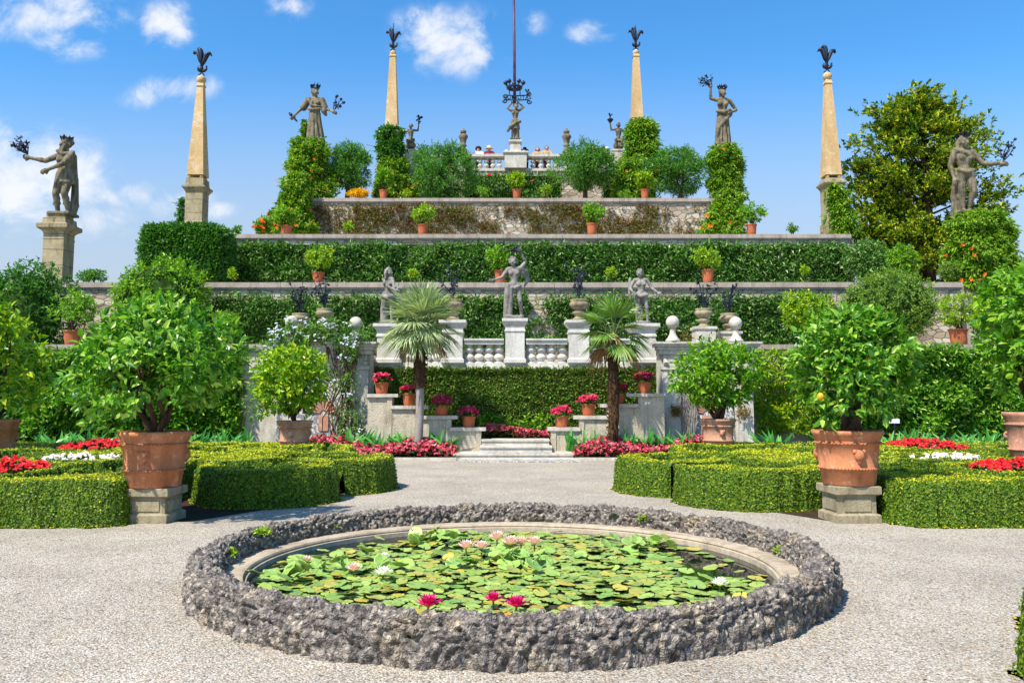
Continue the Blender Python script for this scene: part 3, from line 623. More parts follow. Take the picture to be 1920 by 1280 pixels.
for (px, yt, yb, Y, lab, sd) in ((1319, 579, 613, 25.3, 'stone urn with iron plant on the block above the right grotto wall', 3), (1366, 588, 622, 26.0, 'stone urn partly behind a ball finial on the right grotto wall', 4),
                             (609, 579, 613, 25.3, 'stone urn with iron plant above the left grotto wall, in the plumbago', 5), (563, 588, 622, 26.0, 'stone urn with iron plant half hidden by a ball finial on the left', 6)):
    urn(px, yt, yb, 17, Y, lab, sd, True, 66)
for (px, yb, Y, lab) in ((1319, 613, 25.3, 'dark grey planter block under the right urn'), (609, 613, 25.3, 'dark grey planter block under the left urn'), (1366, 622, 26.0, 'small block under the urn behind the right ball'), (563, 622, 26.0, 'small block under the urn behind the left ball')):
    z = PZ(yb, Y); x = PX(px, Y, z); mb = MB(); w = M(20, Y)
    mb.sq(x, Y, [(w*.92, PZ(645, Y)), (w*.92, z-.1), (w*1.05, z-.08), (w*1.05, z-.002)]); o = mb.build('urn_pedestal', 'palestone', None, loc=(x, Y, PZ(645, Y))); tag(o, lab, 'pedestal')
for (px, lab) in ((868, 'lidded stone vase on the top balustrade left of the central statue'), (1063, 'lidded stone vase on the top balustrade right of the central statue')):
    zb = zy(287.5); x = tx(px); k = M(1, Y5); t = thing('lidded_vase', lab, 'vase', (x, Y5+.2, zb))
    mb = MB(); mb.lathe([(0, 0), (9*k, 0), (9*k, 2*k), (7*k, 3*k), (8*k, 9*k), (5*k, 11*k), (4*k, 15*k), (7.5*k, 17*k), (5*k, 19*k), (5*k, 22*k), (7*k, 30*k), (9.5*k, 34*k), (8*k, 38*k), (5*k, 39.5*k), (0, 40*k)], (x, Y5+.2, zb), 18); mb.build('vase_body', 'statue', t, True)
    mb = MB(); mb.lathe([(0, 40*k), (5.5*k, 40.2*k), (5*k, 43*k), (6.5*k, 45*k), (4*k, 47*k), (1.5*k, 49*k), (2*k, 50.5*k), (0, 51.5*k)], (x, Y5+.2, zb), 16); mb.build('lid', 'statue', t, True)

# ------------------------------------------------------------------ obelisks
def plume_emblem(mb, x, y, z, h, seed):
    """dark iron bird-like emblem: rounded body on two feet, plumes curling outwards"""
    mb.tube([(x-.12*h, y, z), (x-.04*h, y, z+.08*h), (x, y, z+.14*h)], .022*h, 6); mb.tube([(x+.1*h, y, z), (x+.05*h, y, z+.08*h), (x, y, z+.14*h)], .022*h, 6)
    mb.ball((x-.05*h, y, z+.25*h), .12*h, 12, 8, 0, (1, .7, 1))
    mb.tube([(x+.02*h, y, z+.17*h), (x+.11*h, y, z+.2*h), (x+.17*h, y, z+.27*h), (x+.18*h, y, z+.34*h), (x+.14*h, y, z+.36*h)], [.06*h, .065*h, .05*h, .04*h, .02*h], 7)
    mb.ball((x, y, z+.38*h), .06*h, 10, 6)
    for pts, w in (([(0, .38), (-.07, .55), (-.1, .72), (-.16, .86), (-.27, .87), (-.31, .8)], 1.0), ([(0, .38), (.07, .52), (.13, .7), (.2, .82), (.29, .83), (.33, .74)], 1.0), ([(0, .38), (-.03, .6), (-.03, .8), (-.06, .95), (-.13, 1.0), (-.17, .96)], 1.1)):
        for dy in (-.05, 0, .05):
            mb.tube([(x+a*h, y+dy*h, z+b*h) for a, b in pts], [.02*h, .05*h*w, .075*h*w, .065*h*w, .045*h*w, .015*h], 6)
def obelisk(pxc, y_bot, w_bot, y_top, w_top, ball_y, ball_r, emb_top, Y, ped, label, rodtop=None):
    zb = PZ(y_bot, Y); zt = PZ(y_top, Y); xb = PX(pxc, Y, zb); k = M(1, Y)
    z0 = PZ(ped[1], Y); t = thing('obelisk', label, 'obelisk', (xb, Y, z0), 'stone obelisks with dark metal plumes on the terrace corners')
    fc = .77 if abs(pxc-960) > 400 else .89; w_bot *= fc; w_top *= fc+.08; ped = (ped[0], ped[1], ped[2]*fc); wt_ = k*w_bot
    mb = MB(); wtp = w_top*k*.95
    mb.sq(xb, Y, [(wt_/2, zb), (wtp/2+ (wt_-wtp)/2*.5, (zb+zt)/2-.006), (wtp/2+(wt_-wtp)/2*.494, (zb+zt)/2), (wtp/2+(wt_-wtp)/2*.5, (zb+zt)/2+.006), (wtp/2, zt), (wtp*.62, zt+.02), (wtp*.62, zt+.05*wt_), (wtp*.3, zt+k*ball_r*1.3)])
    mb.build('shaft', 'obelisk', t)
    bz = PZ(ball_y, Y); mb = MB(); mb.lathe([(k*2.6, zt+k*ball_r*.9), (k*2.6, bz-k*ball_r*.85)], (xb, Y, 0), 10); mb.ball((xb, Y, bz), k*ball_r, 18, 12); mb.build('ball', 'obelisk', t, True)
    mb = MB(); z = bz+k*ball_r; plume_emblem(mb, xb, Y, z-.02, PZ(emb_top, Y)-z+.02, 1)
    if rodtop: mb.tube([(xb, Y, z), (xb, Y, PZ(rodtop, Y))], .025, 5)
    mb.build('metal_plumes', 'iron', t, True)
    w = wt_/2; mb = MB()
    for sx in (-1, 1):
        for sy_ in (-1, 1): mb = MB(); mb.ball((xb+sx*w*.7, Y+sy_*w*.7, zb-k*3.2), k*3.6, 10, 7); mb.build('ball_foot', 'obelisk', t, True)
    mb = MB(); pz = PZ(ped[0], Y); pw = k*ped[2]/2; zz = zb-k*6.6
    mb.sq(xb, Y, [(pw*1.02, z0), (pw*1.02, z0+.5), (pw*.9, z0+.6), (pw*.9, pz-k*3), (pw*.96, pz-k*2), (pw*1.08, pz+k*2), (pw*1.22, pz+k*5), (pw*1.22, pz+k*8), (pw*.95, pz+k*9.5), (pw*.9, zz)]); mb.build('pedestal', 'pedestal', t)
    return t
obelisk(371, 331, 41, 164, 15, 150, 9, 92, 38.0, (360, 441, 47), 'tall stone obelisk at far left on a bare pedestal above the clipped block hedge')
obelisk(735, 240, 27, 108, 12, 100.5, 6.2, 55, 45.6, (258, 373, 32), 'obelisk left of the flagpole, rising from a dark bushy creeper', 44)
obelisk(1194, 224, 25, 108, 12, 99, 6.2, 53, 45.6, (250, 373, 32), 'pale obelisk right of the flagpole, rising from bright feathery foliage', 48)
obelisk(1558, 331, 40, 159, 15, 143.5, 8.6, 87, 38.0, (352, 441, 46), 'tall stone obelisk beside the golden cypress, its pedestal wrapped in creeper')

# ------------------------------------------------------------------ statues and people
def unit_fig(p):
    q = dict(hipL=(-.058, 0, .52), hipR=(.058, 0, .52), kneeL=(-.075, -.03, .285), kneeR=(.07, -.02, .285), ankL=(-.085, .03, .045), ankR=(.07, .02, .045),
             shL=(-.115, 0, .81), shR=(.115, 0, .81), elL=(-.16, .01, .64), elR=(.16, .01, .64), wrL=(-.15, -.06, .49), wrR=(.15, -.06, .49),
             head=(0, -.01, .925), look=(0, -1, 0), hs=1.08, fat=1.0, bust=0, beard=0, hair='short', legs=True)
    q.update(p); return q
def fig_mesh(p, H, base, fingers=True):
    q = unit_fig(p); mb = MB(); b = Vector(base); f = q['fat']*.81
    T = lambda v: b+Vector(v)*H
    V = {k: Vector(q[k]) for k in q if isinstance(q[k], tuple)}
    cap = lambda a, c, ra, rb: mb.capsule(T(a), T(c), ra*H*f, rb*H*f)
    hipm = (V['hipL']+V['hipR'])/2; shm = (V['shL']+V['shR'])/2
    cap(V['hipL']*.8+hipm*.2+Vector((0, 0, .02)), V['hipR']*.8+hipm*.2+Vector((0, 0, .02)), .076, .076)
    wst = hipm*.55+shm*.45
    cap(hipm+Vector((0, 0, .02)), wst, .082, .07); cap(wst+Vector((-.012, 0, 0)), shm+Vector((-.03, -.008, -.07)), .07, .083); cap(wst+Vector((.012, 0, 0)), shm+Vector((.03, -.008, -.07)), .07, .083)
    cap(V['shL']*.75+shm*.25, V['shR']*.75+shm*.25, .05, .05)
    for s, k in ((-1, 'L'), (1, 'R')):
        cap(shm+Vector((s*.05, -.055, -.085)), shm+Vector((s*.06, -.05, -.075)), .04+.012*q['bust'], .035+.012*q['bust'])
        cap(V['sh'+k], V['el'+k], .044, .034); cap(V['sh'+k]*.55+V['el'+k]*.45, V['sh'+k]*.4+V['el'+k]*.6, .042, .038)
        cap(V['el'+k], V['wr'+k], .034, .023); cap(V['el'+k]*.75+V['wr'+k]*.25, V['el'+k]*.6+V['wr'+k]*.4, .037, .032)
        d = V['wr'+k]-V['el'+k]; d.normalize(); w = V['wr'+k]; sd = d.cross(Vector((0, 1, .2))); sd.normalize(); pn = d.cross(sd)
        cap(w, w+d*.045, .021, .026); cap(w+d*.035+sd*.012, w+d*.035-sd*.012, .02, .02)
        if fingers:
            for j, L in enumerate((.046, .055, .052, .04)):
                o = w+d*.05+sd*(-.024+.016*j); m = o+d*L*.6-pn*.012
                cap(o, m, .0095, .009); cap(m, m+d*L*.45-pn*.028, .009, .0075)
            o = w+d*.02+sd*.024; cap(o, o+d*.03+sd*.022-pn*.01, .011, .009)
        if q['legs']:
            cap(V['hip'+k], V['knee'+k], .07, .047); cap(V['knee'+k], V['ank'+k], .045, .029)
            kd = V['knee'+k]*.72+V['ank'+k]*.28+Vector((0, .012, 0)); cap(V['knee'+k]*.85+V['ank'+k]*.15, kd, .044, .046)
            cap(V['knee'+k]+Vector((0, -.012, .01)), V['knee'+k]+Vector((0, -.012, -.01)), .036, .034)
            a = V['ank'+k]; tn = a+Vector((s*.025, -.1, -.025)); cap(a+Vector((0, .025, -.02)), a+Vector((0, -.03, -.012)), .028, .03); cap(a+Vector((0, -.02, -.015)), tn, .03, .022)
    hd = V['head']; lk = V['look'].normalized(); sdv = Vector((0, 0, 1)).cross(lk); hs = q['hs']; nb = shm+Vector((0, .005, .02))
    cap(nb, hd+Vector((0, .01, -.04*hs)), .04, .035)
    mm = lambda a, c, ra, rb: mb.capsule(T(a), T(c), ra*H*hs, rb*H*hs)
    up = Vector((0, 0, 1))
    pt = lambda x, y, z: hd+(sdv*x+lk*y+up*z)*hs
    mm(pt(0, -.012, .022), pt(0, .004, .018), .056, .052); mm(pt(0, .006, .01), pt(0, .02, -.035), .046, .03); mm(pt(0, .026, -.045), pt(0, .032, -.05), .02, .017)
    mm(pt(0, .052, .012), pt(0, .066, -.012), .009, .0135); mm(pt(-.028, .046, .018), pt(.028, .046, .018), .0105, .0105)
    for s in (-1, 1):
        mm(pt(s*.021, .046, .004), pt(s*.022, .047, .004), .0095, .0095); mm(pt(s*.053, -.005, .008), pt(s*.053, -.008, -.012), .012, .009); mm(pt(s*.03, .036, -.014), pt(s*.028, .036, -.016), .018, .016)
    mm(pt(-.014, .049, -.03), pt(.014, .049, -.03), .0075, .0075); mm(pt(-.011, .046, -.038), pt(.011, .046, -.038), .0085, .0085)
    if q['hair'] != 'none':
        r = np.random.default_rng(3)
        for i in range(26):
            a = r.uniform(0, 6.28); e = r.uniform(.15, 1.4); x, y, z = math.cos(a)*math.cos(e), math.sin(a)*math.cos(e), math.sin(e)
            if y > .45 and z < .75: continue
            mm(pt(x*.054, y*.06-.008, z*.06+.02), pt(x*.058, y*.066-.01, z*.05+.012), .017, .015)
        if q['hair'] == 'bun':
            mm(pt(0, -.065, .01), pt(0, -.075, .0), .03, .027); mm(pt(.03, -.045, -.03), pt(.035, -.03, -.085), .02, .013); mm(pt(-.03, -.045, -.03), pt(-.035, -.03, -.085), .02, .013)
        if q['hair'] == 'long':
            for s in (-1, -.4, .4, 1): mm(pt(s*.05, -.03, .0), pt(s*.06, -.025, -.1), .027, .018)
    if q['beard']:
        for s in (-1, 0, 1): mm(pt(s*.02, .038, -.042), pt(s*.017, .045, -.1), .024, .012)
    return mb, q, T
def skirt(mb, T, H, z0, z1, r0, r1, c0=(0, 0), c1=(0, 0), folds=9, amp=.13, ph=0.0, n=26):
    """a draped cloth body from height z0 up to z1, deep folds towards the hem"""
    prof = []; V = []; Fc = []; seg = 64
    for i in range(n+1):
        t = i/n; z = z0+(z1-z0)*t; r = (r0[0]+(r1[0]-r0[0])*t, r0[1]+(r1[1]-r0[1])*t); c = (c0[0]+(c1[0]-c0[0])*t, c0[1]+(c1[1]-c0[1])*t)
        for j in range(seg):
            a = 2*math.pi*j/seg; m = 1+amp*(1.1-t)*math.sin(folds*a+ph+2.2*t)+amp*.5*(1-t)*math.sin((folds*2-3)*a+ph*2-1.5*t)
            V.append(tuple(T((c[0]+r[0]*m*math.cos(a), c[1]+r[1]*m*math.sin(a), z))))
    for i in range(n):
        for j in range(seg): k = (j+1) % seg; Fc.append((i*seg+j, i*seg+k, (i+1)*seg+k, (i+1)*seg+j))
    base = mb.n; mb.add(V, Fc); mb.F.append((np.array([[j for j in range(seg)][::-1]])+base, 0)); mb.F.append((np.array([[n*seg+j for j in range(seg)]])+base, 0))
def swag(mb, T, H, pts, r0=.03, r1=.02):
    pts = [T(p) for p in pts]
    for i in range(len(pts)-1): mb.capsule(pts[i], pts[i+1], r0*H, r1*H)
def statue(px, yfeet, yhead, Y, p, label, mat='statue', extra=None, iron=None, voxel=None, group=None, plate=.05):
    zb = PZ(yfeet, Y); x = PX(px, Y, zb); H = (PZ(yhead, Y)-zb); base = (x, Y, zb)
    t = thing('statue', label, 'statue', base, group)
    mb, q, T = fig_mesh(p, H, base)
    if extra: extra(mb, T, H)
    if plate: mb.sq(x, Y, [(.14*H, zb-.002), (.14*H, zb+plate*.6*H), (.125*H, zb+plate*.8*H)])
    o = mb.build('stone_figure', mat, t)
    baked(o, [('REMESH', dict(mode='VOXEL', voxel_size=voxel or H*.0085)), ('SMOOTH', dict(factor=.5, iterations=1))])
    if iron:
        for nm, fn in iron.items():
            mb = MB(); fn(mb, T, H); mb.build(nm, 'iron', t)
    return t
def iron_sprays(start, tips, leaf, n, seed, leafn=3, ball=0):
    def fn(mb, T, H):
        rg = np.random.default_rng(seed); b = []; d = []
        for tp in tips:
            s = Vector(start); e = Vector(tp); mid = s*.5+e*.5+Vector((rg.normal()*.02, rg.normal()*.02, rg.normal()*.02))
            mb.tube([T(s), T(mid), T(e)], [.009*H, .007*H, .005*H], 5)
            for k in range(n):
                t = rg.uniform(.35, 1.05); q = s.lerp(e, t)
                for _ in range(leafn):
                    dd = (e-s).normalized()*.8+Vector(rg.normal(size=3))*.7; b.append(tuple(T(q))); d.append(tuple(dd))
            if ball: mb.ball(T(e), ball*H, 10, 7)
        leaf_cards(mb, np.array(b), np.array(d), rg.normal(size=(len(b), 3)), leaf*H*rg.uniform(.7, 1.2, (len(b), 1)), leaf*.5*H, 0, .12, .1)
    return fn
def iron_crown(head, n, h, w, seed, look=0):
    def fn(mb, T, H):
        rg = np.random.default_rng(seed); b = []; d = []; c = Vector(head)+Vector((0, .005, .062)); r = .05
        mb.tube([T(c+Vector((r*math.cos(a), r*math.sin(a), 0))) for a in np.linspace(0, 6.2832, 17)], .008*H, 5)
        for k in range(n):
            a = 6.283*k/n+rg.uniform(-.2, .2); q = c+Vector((r*math.cos(a), r*math.sin(a), 0))
            b.append(tuple(T(q))); d.append((math.cos(a)*.45, math.sin(a)*.45, 1))
            b.append(tuple(T(q))); d.append((math.cos(a+1)*.8, math.sin(a+1)*.8, .8))
        leaf_cards(mb, np.array(b), np.array(d), rg.normal(size=(len(b), 3)), h*H*rg.uniform(.7, 1.2, (len(b), 1)), w*H, 0, .1, .1)
    return fn
# far left: bearded man in a cape, arm stretched out to the left
def ex1(mb, T, H):
    skirt(mb, T, H, .42, .62, (.125, .1), (.088, .075), folds=7, amp=.06)
    for i in range(7):
        t = i/6; swag(mb, T, H, [(.05+.02*t, .06+.02*math.sin(i*2), .80), (.085+.012*t, .085, .5), (.075+.035*t, .08+.03*t, .16), (.07+.03*t, .08, .05)], .035, .03)
    swag(mb, T, H, [(-.09, -.04, .84), (.0, -.07, .79), (.1, -.02, .83)], .025, .025)
    for s, x in (('L', -.085), ('R', .045)): swag(mb, T, H, [(x-.015, -.005, .165), (x+.015, -.005, .165)], .036, .036)
S1 = dict(hipL=(-.045, -.01, .52), hipR=(.05, .01, .52), kneeL=(-.075, -.06, .28), kneeR=(.03, -.05, .285), ankL=(-.065, 0, .045), ankR=(.06, .02, .045), shL=(-.10, .03, .80), shR=(.09, -.03, .80),
          elL=(-.25, -.02, .715), elR=(.03, -.12, .65), wrL=(-.43, -.05, .745), wrR=(-.12, -.17, .565), look=(-.6, -1, 0), beard=1, fat=1.18, hs=1.22)
statue(118, 405, 262, 33.3, S1, 'bearded caped statue at far left holding out a bunch of iron twigs', extra=ex1,
       iron={'iron_bouquet': iron_sprays((-.46, -.06, .79), [(-.62, -.06, .98), (-.56, -.1, 1.0), (-.5, -.02, .96), (-.66, -.06, .9), (-.68, -.02, .95), (-.6, -.12, .88), (-.52, -.1, .92)], .05, 9, 11, 2), 'iron_crown': iron_crown((0, -.01, .925), 9, .07, .04, 4)})
mb = MB(); Yp = 33.3; k = M(1, Yp); xp = PX(111, Yp, 8); z0 = Z2; zt = PZ(405, Yp)-.003
mb.sq(xp, Yp, [(22.5*k, z0-.05), (22.5*k, z0+14*k), (19.5*k, z0+18*k), (19.5*k, PZ(452, Yp)), (20.5*k, PZ(450, Yp)), (19.5*k, PZ(448, Yp)), (19.5*k, PZ(440, Yp)), (22*k, PZ(436, Yp)), (29*k, PZ(431, Yp)), (29*k, PZ(424, Yp)), (22*k, PZ(421, Yp)), (21*k, PZ(412, Yp)), (17*k, PZ(410, Yp)), (17*k, zt)])
o = mb.build('statue_pedestal', 'pedestal', None, loc=(xp, Yp, z0)); tag(o, 'tall stone pedestal under the bearded statue at far left', 'pedestal')
# woman with rod and roses, arms spread
def ex2(mb, T, H):
    skirt(mb, T, H, -.01, .64, (.15, .12), (.085, .075), (.02, 0), (0, 0), 11, .2, .4)
    swag(mb, T, H, [(-.1, -.05, .80), (-.04, -.085, .68), (.04, -.085, .66), (.1, -.04, .67)], .022, .022); swag(mb, T, H, [(-.09, -.06, .62), (0, -.095, .60), (.09, -.06, .62)], .026, .026)
    for s, e in ((-1, (-.2, .01, .67)), (1, (.17, .01, .655))): swag(mb, T, H, [(s*.12, 0, .8), e], .055, .062)
    swag(mb, T, H, [(.16, -.02, .60), (.19, 0, .54)], .05, .03)
S2 = dict(elL=(-.205, .01, .68), wrL=(-.33, -.05, .52), elR=(.18, .01, .655), wrR=(.31, -.08, .575), look=(.45, -1, 0), hair='bun', bust=1, legs=False)
def rod2(mb, T, H): mb.tube([T((-.43, -.06, .55)), T((-.29, -.06, .40))], .017*H, 7); mb.ball(T((-.4, -.06, .52)), .03*H, 10, 6)
statue(589, 272, 167, 43.0, S2, 'draped woman statue with spread arms holding a short rod and iron roses', extra=ex2,
       iron={'iron_roses': iron_sprays((.34, -.09, .57), [(.40, -.09, .84), (.37, -.06, .74), (.52, -.1, .72), (.45, -.05, .67), (.47, -.1, .78)], .05, 3, 5, 2, .026), 'iron_crown': iron_crown((0, -.01, .94), 8, .09, .05, 6), 'iron_rod': rod2})
# woman with wheat raised
def ex6(mb, T, H):
    skirt(mb, T, H, -.01, .60, (.125, .1), (.095, .08), (-.02, 0), (0, 0), 10, .2, 1.3)
    swag(mb, T, H, [(-.1, -.06, .60), (0, -.1, .57), (.1, -.05, .62), (.13, .02, .55)], .036, .03); swag(mb, T, H, [(.12, -.02, .56), (.03, -.09, .45), (-.1, -.07, .3), (-.13, -.02, .06)], .04, .03)
S6 = dict(elL=(-.205, .0, .845), wrL=(-.205, -.03, 1.0), elR=(.235, .04, .65), wrR=(.11, -.06, .575), look=(.1, -1, 0), hair='bun', bust=1, legs=False, shL=(-.12, 0, .82))
statue(1357, 275, 168, 43.0, S6, 'draped woman statue raising iron wheat ears, hand on hip, above a creeper-wrapped pillar', extra=ex6,
       iron={'iron_wheat': iron_sprays((-.205, -.04, 1.04), [(-.36, -.03, 1.2), (-.28, -.05, 1.24), (-.2, -.03, 1.23), (-.42, -.03, 1.11), (-.33, -.06, 1.15), (-.4, 0, 1.17)], .06, 4, 8, 2), 'iron_crown': iron_crown((0, -.01, .935), 10, .08, .035, 6)})
# man with branch at the right
def ex7(mb, T, H):
    swag(mb, T, H, [(-.09, -.05, .56), (0, -.075, .53), (.09, -.05, .56)], .028, .028); swag(mb, T, H, [(.06, -.06, .53), (.1, -.05, .42), (.115, -.03, .3), (.115, -.02, .22)], .028, .02)
    swag(mb, T, H, [(-.12, -.02, .84), (-.02, -.08, .78), (.1, -.06, .72)], .025, .02); swag(mb, T, H, [(-.1, .06, 0), (-.1, .06, .22), (-.08, .05, .45)], .06, .045)
S7 = dict(hipL=(-.065, 0, .52), kneeL=(-.055, -.03, .285), ankL=(-.04, .0, .05), kneeR=(.08, -.045, .29), ankR=(.05, .04, .06), elL=(-.165, .02, .635), wrL=(-.155, -.04, .47), shR=(.115, 0, .805), elR=(.23, -.02, .655), wrR=(.41, -.08, .635), look=(.35, -1, 0), hair='long', fat=1.15, hs=1.15)
statue(1812, 402, 258, 33.3, S7, 'loin-clothed man statue in front of the golden cypress holding out an iron branch', extra=ex7,
       iron={'iron_branch': iron_sprays((.45, -.09, .66), [(.52, -.09, .88), (.6, -.09, .84), (.44, -.05, .82), (.46, -.12, .75), (.62, -.09, .95)], .055, 4, 12, 2, .02), 'iron_crown': iron_crown((0, -.01, .935), 10, .07, .06, 16)})
mb = MB(); xp = PX(1812, Yp, 8); mb.sq(xp, Yp, [(20*k, z0-.05), (20*k, z0+14*k), (17*k, z0+18*k), (17*k, PZ(440, Yp)), (22*k, PZ(431, Yp)), (22*k, PZ(424, Yp)), (18*k, PZ(418, Yp)), (17*k, PZ(402, Yp)-.003)])
o = mb.build('statue_pedestal', 'pedestal', None, loc=(xp, Yp, z0)); tag(o, 'stone pedestal buried in creeper under the loin-clothed statue', 'pedestal')
for px, yt in ((577, 272), (1357, 275)):
    zt = PZ(yt, 43)-.003; mb = MB(); kk = M(1, 43); xx = PX(px, 43, zt); mb.sq(xx, 43.0, [(17*kk, Z4-.1), (17*kk, Z4+.5), (14*kk, Z4+.6), (14*kk, zt-14*kk), (18*kk, zt-10*kk), (18*kk, zt-5*kk), (15*kk, zt)])
    o = mb.build('statue_pedestal', 'pedestal', None, loc=(xx, 43, Z4)); tag(o, 'pillar hidden in orange-flowered creeper under the woman with roses' if px < 900 else 'creeper-wrapped pillar under the woman raising wheat', 'pedestal')
# central figure under the iron banner
def ex4(mb, T, H):
    skirt(mb, T, H, .30, .56, (.12, .1), (.1, .085), (0, 0), (0, 0), 8, .1); swag(mb, T, H, [(.12, -.06, .5), (0, -.1, .44), (-.12, -.08, .36), (-.2, -.05, .24)], .05, .035)
    swag(mb, T, H, [(.04, .07, 0), (.04, .07, .4)], .08, .07)
S4 = dict(elL=(-.215, -.02, .9), wrL=(-.1, -.01, 1.02), elR=(.225, -.02, .92), wrR=(.12, 0, 1.02), shL=(-.12, 0, .83), shR=(.12, 0, .83), head=(.03, -.05, .92), look=(.1, -1, -.2), kneeL=(-.06, -.04, .285), fat=1.06)
st4 = statue(966, 263, 196, Y5+.2, S4, 'central bare-chested statue on the top balustrade carrying the iron banner on his shoulders', extra=ex4)
def banner():
    t = thing('iron_banner', 'filigree iron motto banner and crown above the central statue, with the lightning rod', 'ornament', P(965, 196, Y5+.2))
    Y = Y5+.2; q = lambda px, py, dy=0: tuple(P(px, py, Y+dy)); k = M(1, Y)
    mb = MB(); mb.tube([q(965, 199), q(964.5, 100), q(963, -40)], [.09, .08, .06], 8); mb.build('lightning_rod', 'rod', t, True)
    mb = MB()
    for py in (179, 187.5): mb.tube([q(950, py), q(968, py+.8, -.3), q(990, py)], .035, 5)
    for (cx, cy, s, d) in ((949, 182, -1, 1), (948, 189, -1, -1), (991, 191, 1, -1), (990, 178, 1, 1)):
        mb.tube([q(cx+s*4.6*(1-a/9)*math.cos(a)+s*1, cy+d*-4.6*(1-a/9)*math.sin(a)) for a in np.linspace(0, 7.2, 18)], .04, 5)
    for dx, dy in ((-2, -6), (1, -9), (3, -4), (-4, -9)): mb.tube([q(990, 178), q(990+dx, 178+dy)], [.03, .02], 5); mb.ball(q(990+dx, 178+dy), .06, 8, 5)
    mb.build('scroll_frame', 'iron', t)
    mb = MB()
    for xx in (955, 975): mb.tube([q(xx, 179), q(xx, 166)], .03, 5)
    ring = [(964.5+13*math.cos(a), 166+3.4*math.sin(a), a) for a in np.linspace(0, 6.2832, 25)]
    mb.tube([tuple(P(a, 165, Y)+Vector((0, k*13*math.sin(c), 0))) for a, b, c in ring], .07, 6)
    mb.tube([q(952, 163), q(964.5, 168, -.35), q(978, 163)], .06, 6)
    for a in (950, 956, 964, 972, 979): 
        s = (a-964.5)/14; mb.tube([q(964.5+s*12, 165), q(a, 160), q(a+s*1.4, 156 if abs(s) > .3 else 158)], [.05, .06, .03], 6); mb.ball(q(a+s*2, 155.5 if abs(s) > .7 else (152 if abs(s) > .3 else 157)), .13, 8, 6)
    mb.build('iron_crown', 'iron', t)
    cu = bpy.data.curves.new('motto', 'FONT'); cu.body = 'HUMILITAS'; cu.extrude = .02; cu.align_x = 'CENTER'; cu.size = .30; cu.space_character = 1.1; cu.offset = .006
    o = bpy.data.objects.new('motto', cu); COL.objects.link(o); dg = bpy.context.evaluated_depsgraph_get(); me = bpy.data.meshes.new_from_object(o.evaluated_get(dg)); bpy.data.objects.remove(o)
    me.name = 'motto_lettering'; me.materials.clear(); me.materials.append(MAT['iron']); o = bpy.data.objects.new('motto_lettering', me); COL.objects.link(o); o.parent = t
    o.location = P(970, 186.3, Y-.12)-t.location; o.rotation_euler = (math.pi/2, 0, 0)
banner()
# seated putti on the ends of the top balustrade
def putto(px, ys, yh, side, label, em):
    S = dict(hs=1.35, fat=1.25, head=(0, -.02, .90), shL=(-.115, 0, .76), shR=(.115, 0, .76), hipL=(-.08, 0, .35), hipR=(.08, 0, .35), kneeL=(-.13, -.17, .33), kneeR=(.13, -.15, .36), ankL=(-.10, -.14, .08), ankR=(.06, -.14, .1))
    a, b = ('R', 'L') if side > 0 else ('L', 'R')
    S['el'+a] = (side*.27, -.02, .74); S['wr'+a] = (side*.30, -.05, .96); S['el'+b] = (-side*.23, 0, .66); S['wr'+b] = (-side*.36, -.02, .6); S['look'] = (-side*.4, -1, 0)
    def ex(mb, T, H): mb.ball(T((0, .03, .17)), .2*H, 14, 10, 0, (1, .9, .85)); swag(mb, T, H, [(-.12, -.1, .34), (0, -.13, .3), (.13, -.1, .33)], .05, .05)
    def ir(mb, T, H):
        if em: plume_emblem(mb, *T((side*.32, -.05, 1.0)), .34*H, 2); mb.tube([T((side*.2, -.05, 1.12)), T((side*.32, -.05, 1.2)), T((side*.46, -.05, 1.26))], .03*H, 6)
        else:
            mb.lathe([(0, 0), (.05*H, 0), (.1*H, .06*H), (.12*H, .1*H), (0, .1*H)], T((side*.3, -.05, 1.02)), 12); plume_emblem(mb, *T((side*.3, -.05, 1.1)), .26*H, 2)
    statue(px, ys, yh, Y5+.2, S, label, extra=ex, iron={'iron_emblem': ir}, group=None, plate=.03)
putto(770, 281, 233, 1, 'seated putto on the left end of the top balustrade lifting an iron emblem', True)
putto(1160, 281, 231, -1, 'seated putto lifting a small iron crown, half hidden by bright foliage', False)
# three grey statues on the white piers
def ex8(mb, T, H):
    swag(mb, T, H, [(-.1, -.05, .52), (-.11, -.06, .35), (-.12, -.04, .18), (-.12, -.02, .02)], .055, .06); swag(mb, T, H, [(-.06, -.06, .48), (-.07, -.06, .25), (-.07, -.03, .02)], .045, .05)
    swag(mb, T, H, [(-.1, -.06, .5), (.02, -.085, .49), (.1, -.04, .53)], .03, .028)
    for i in range(5): swag(mb, T, H, [(.09, .08, .78), (.2+.012*i, .12, .84-.045*i), (.21-.01*i, .12, .66-.03*i)], .026, .016)
S8 = dict(hs=1.15, fat=1.0, shL=(-.1, 0, .81), shR=(.1, 0, .82), elR=(.19, 0, .93), wrR=(.125, -.03, 1.06), elL=(-.2, 0, .675), wrL=(-.31, -.05, .63), head=(-.02, -.01, .925), look=(-.15, -1, 0), kneeL=(-.08, -.02, .29), kneeR=(.095, -.05, .29), ankR=(.12, .03, .045), hipR=(.065, 0, .52))
def iron8(mb, T, H):
    iron_sprays((.125, -.06, 1.1), [(-.02, -.08, 1.12), (-.1, -.06, 1.1), (.03, -.05, 1.16), (-.16, -.05, 1.13)], .05, 4, 3, 2, .018)(mb, T, H)
GS = None
statue(964, 596.5, 483, 26.2, S8, 'winged grey putto statue on the middle white pier raising one arm', 'statue_grey', ex8, {'iron_spray': iron8})
def ex9(mb, T, H):
    swag(mb, T, H, [(-.09, -.04, .5), (0, -.08, .47), (.09, -.05, .5)], .045, .045); swag(mb, T, H, [(-.06, .04, .5), (-.08, .04, .25), (-.08, .03, .02)], .07, .06)
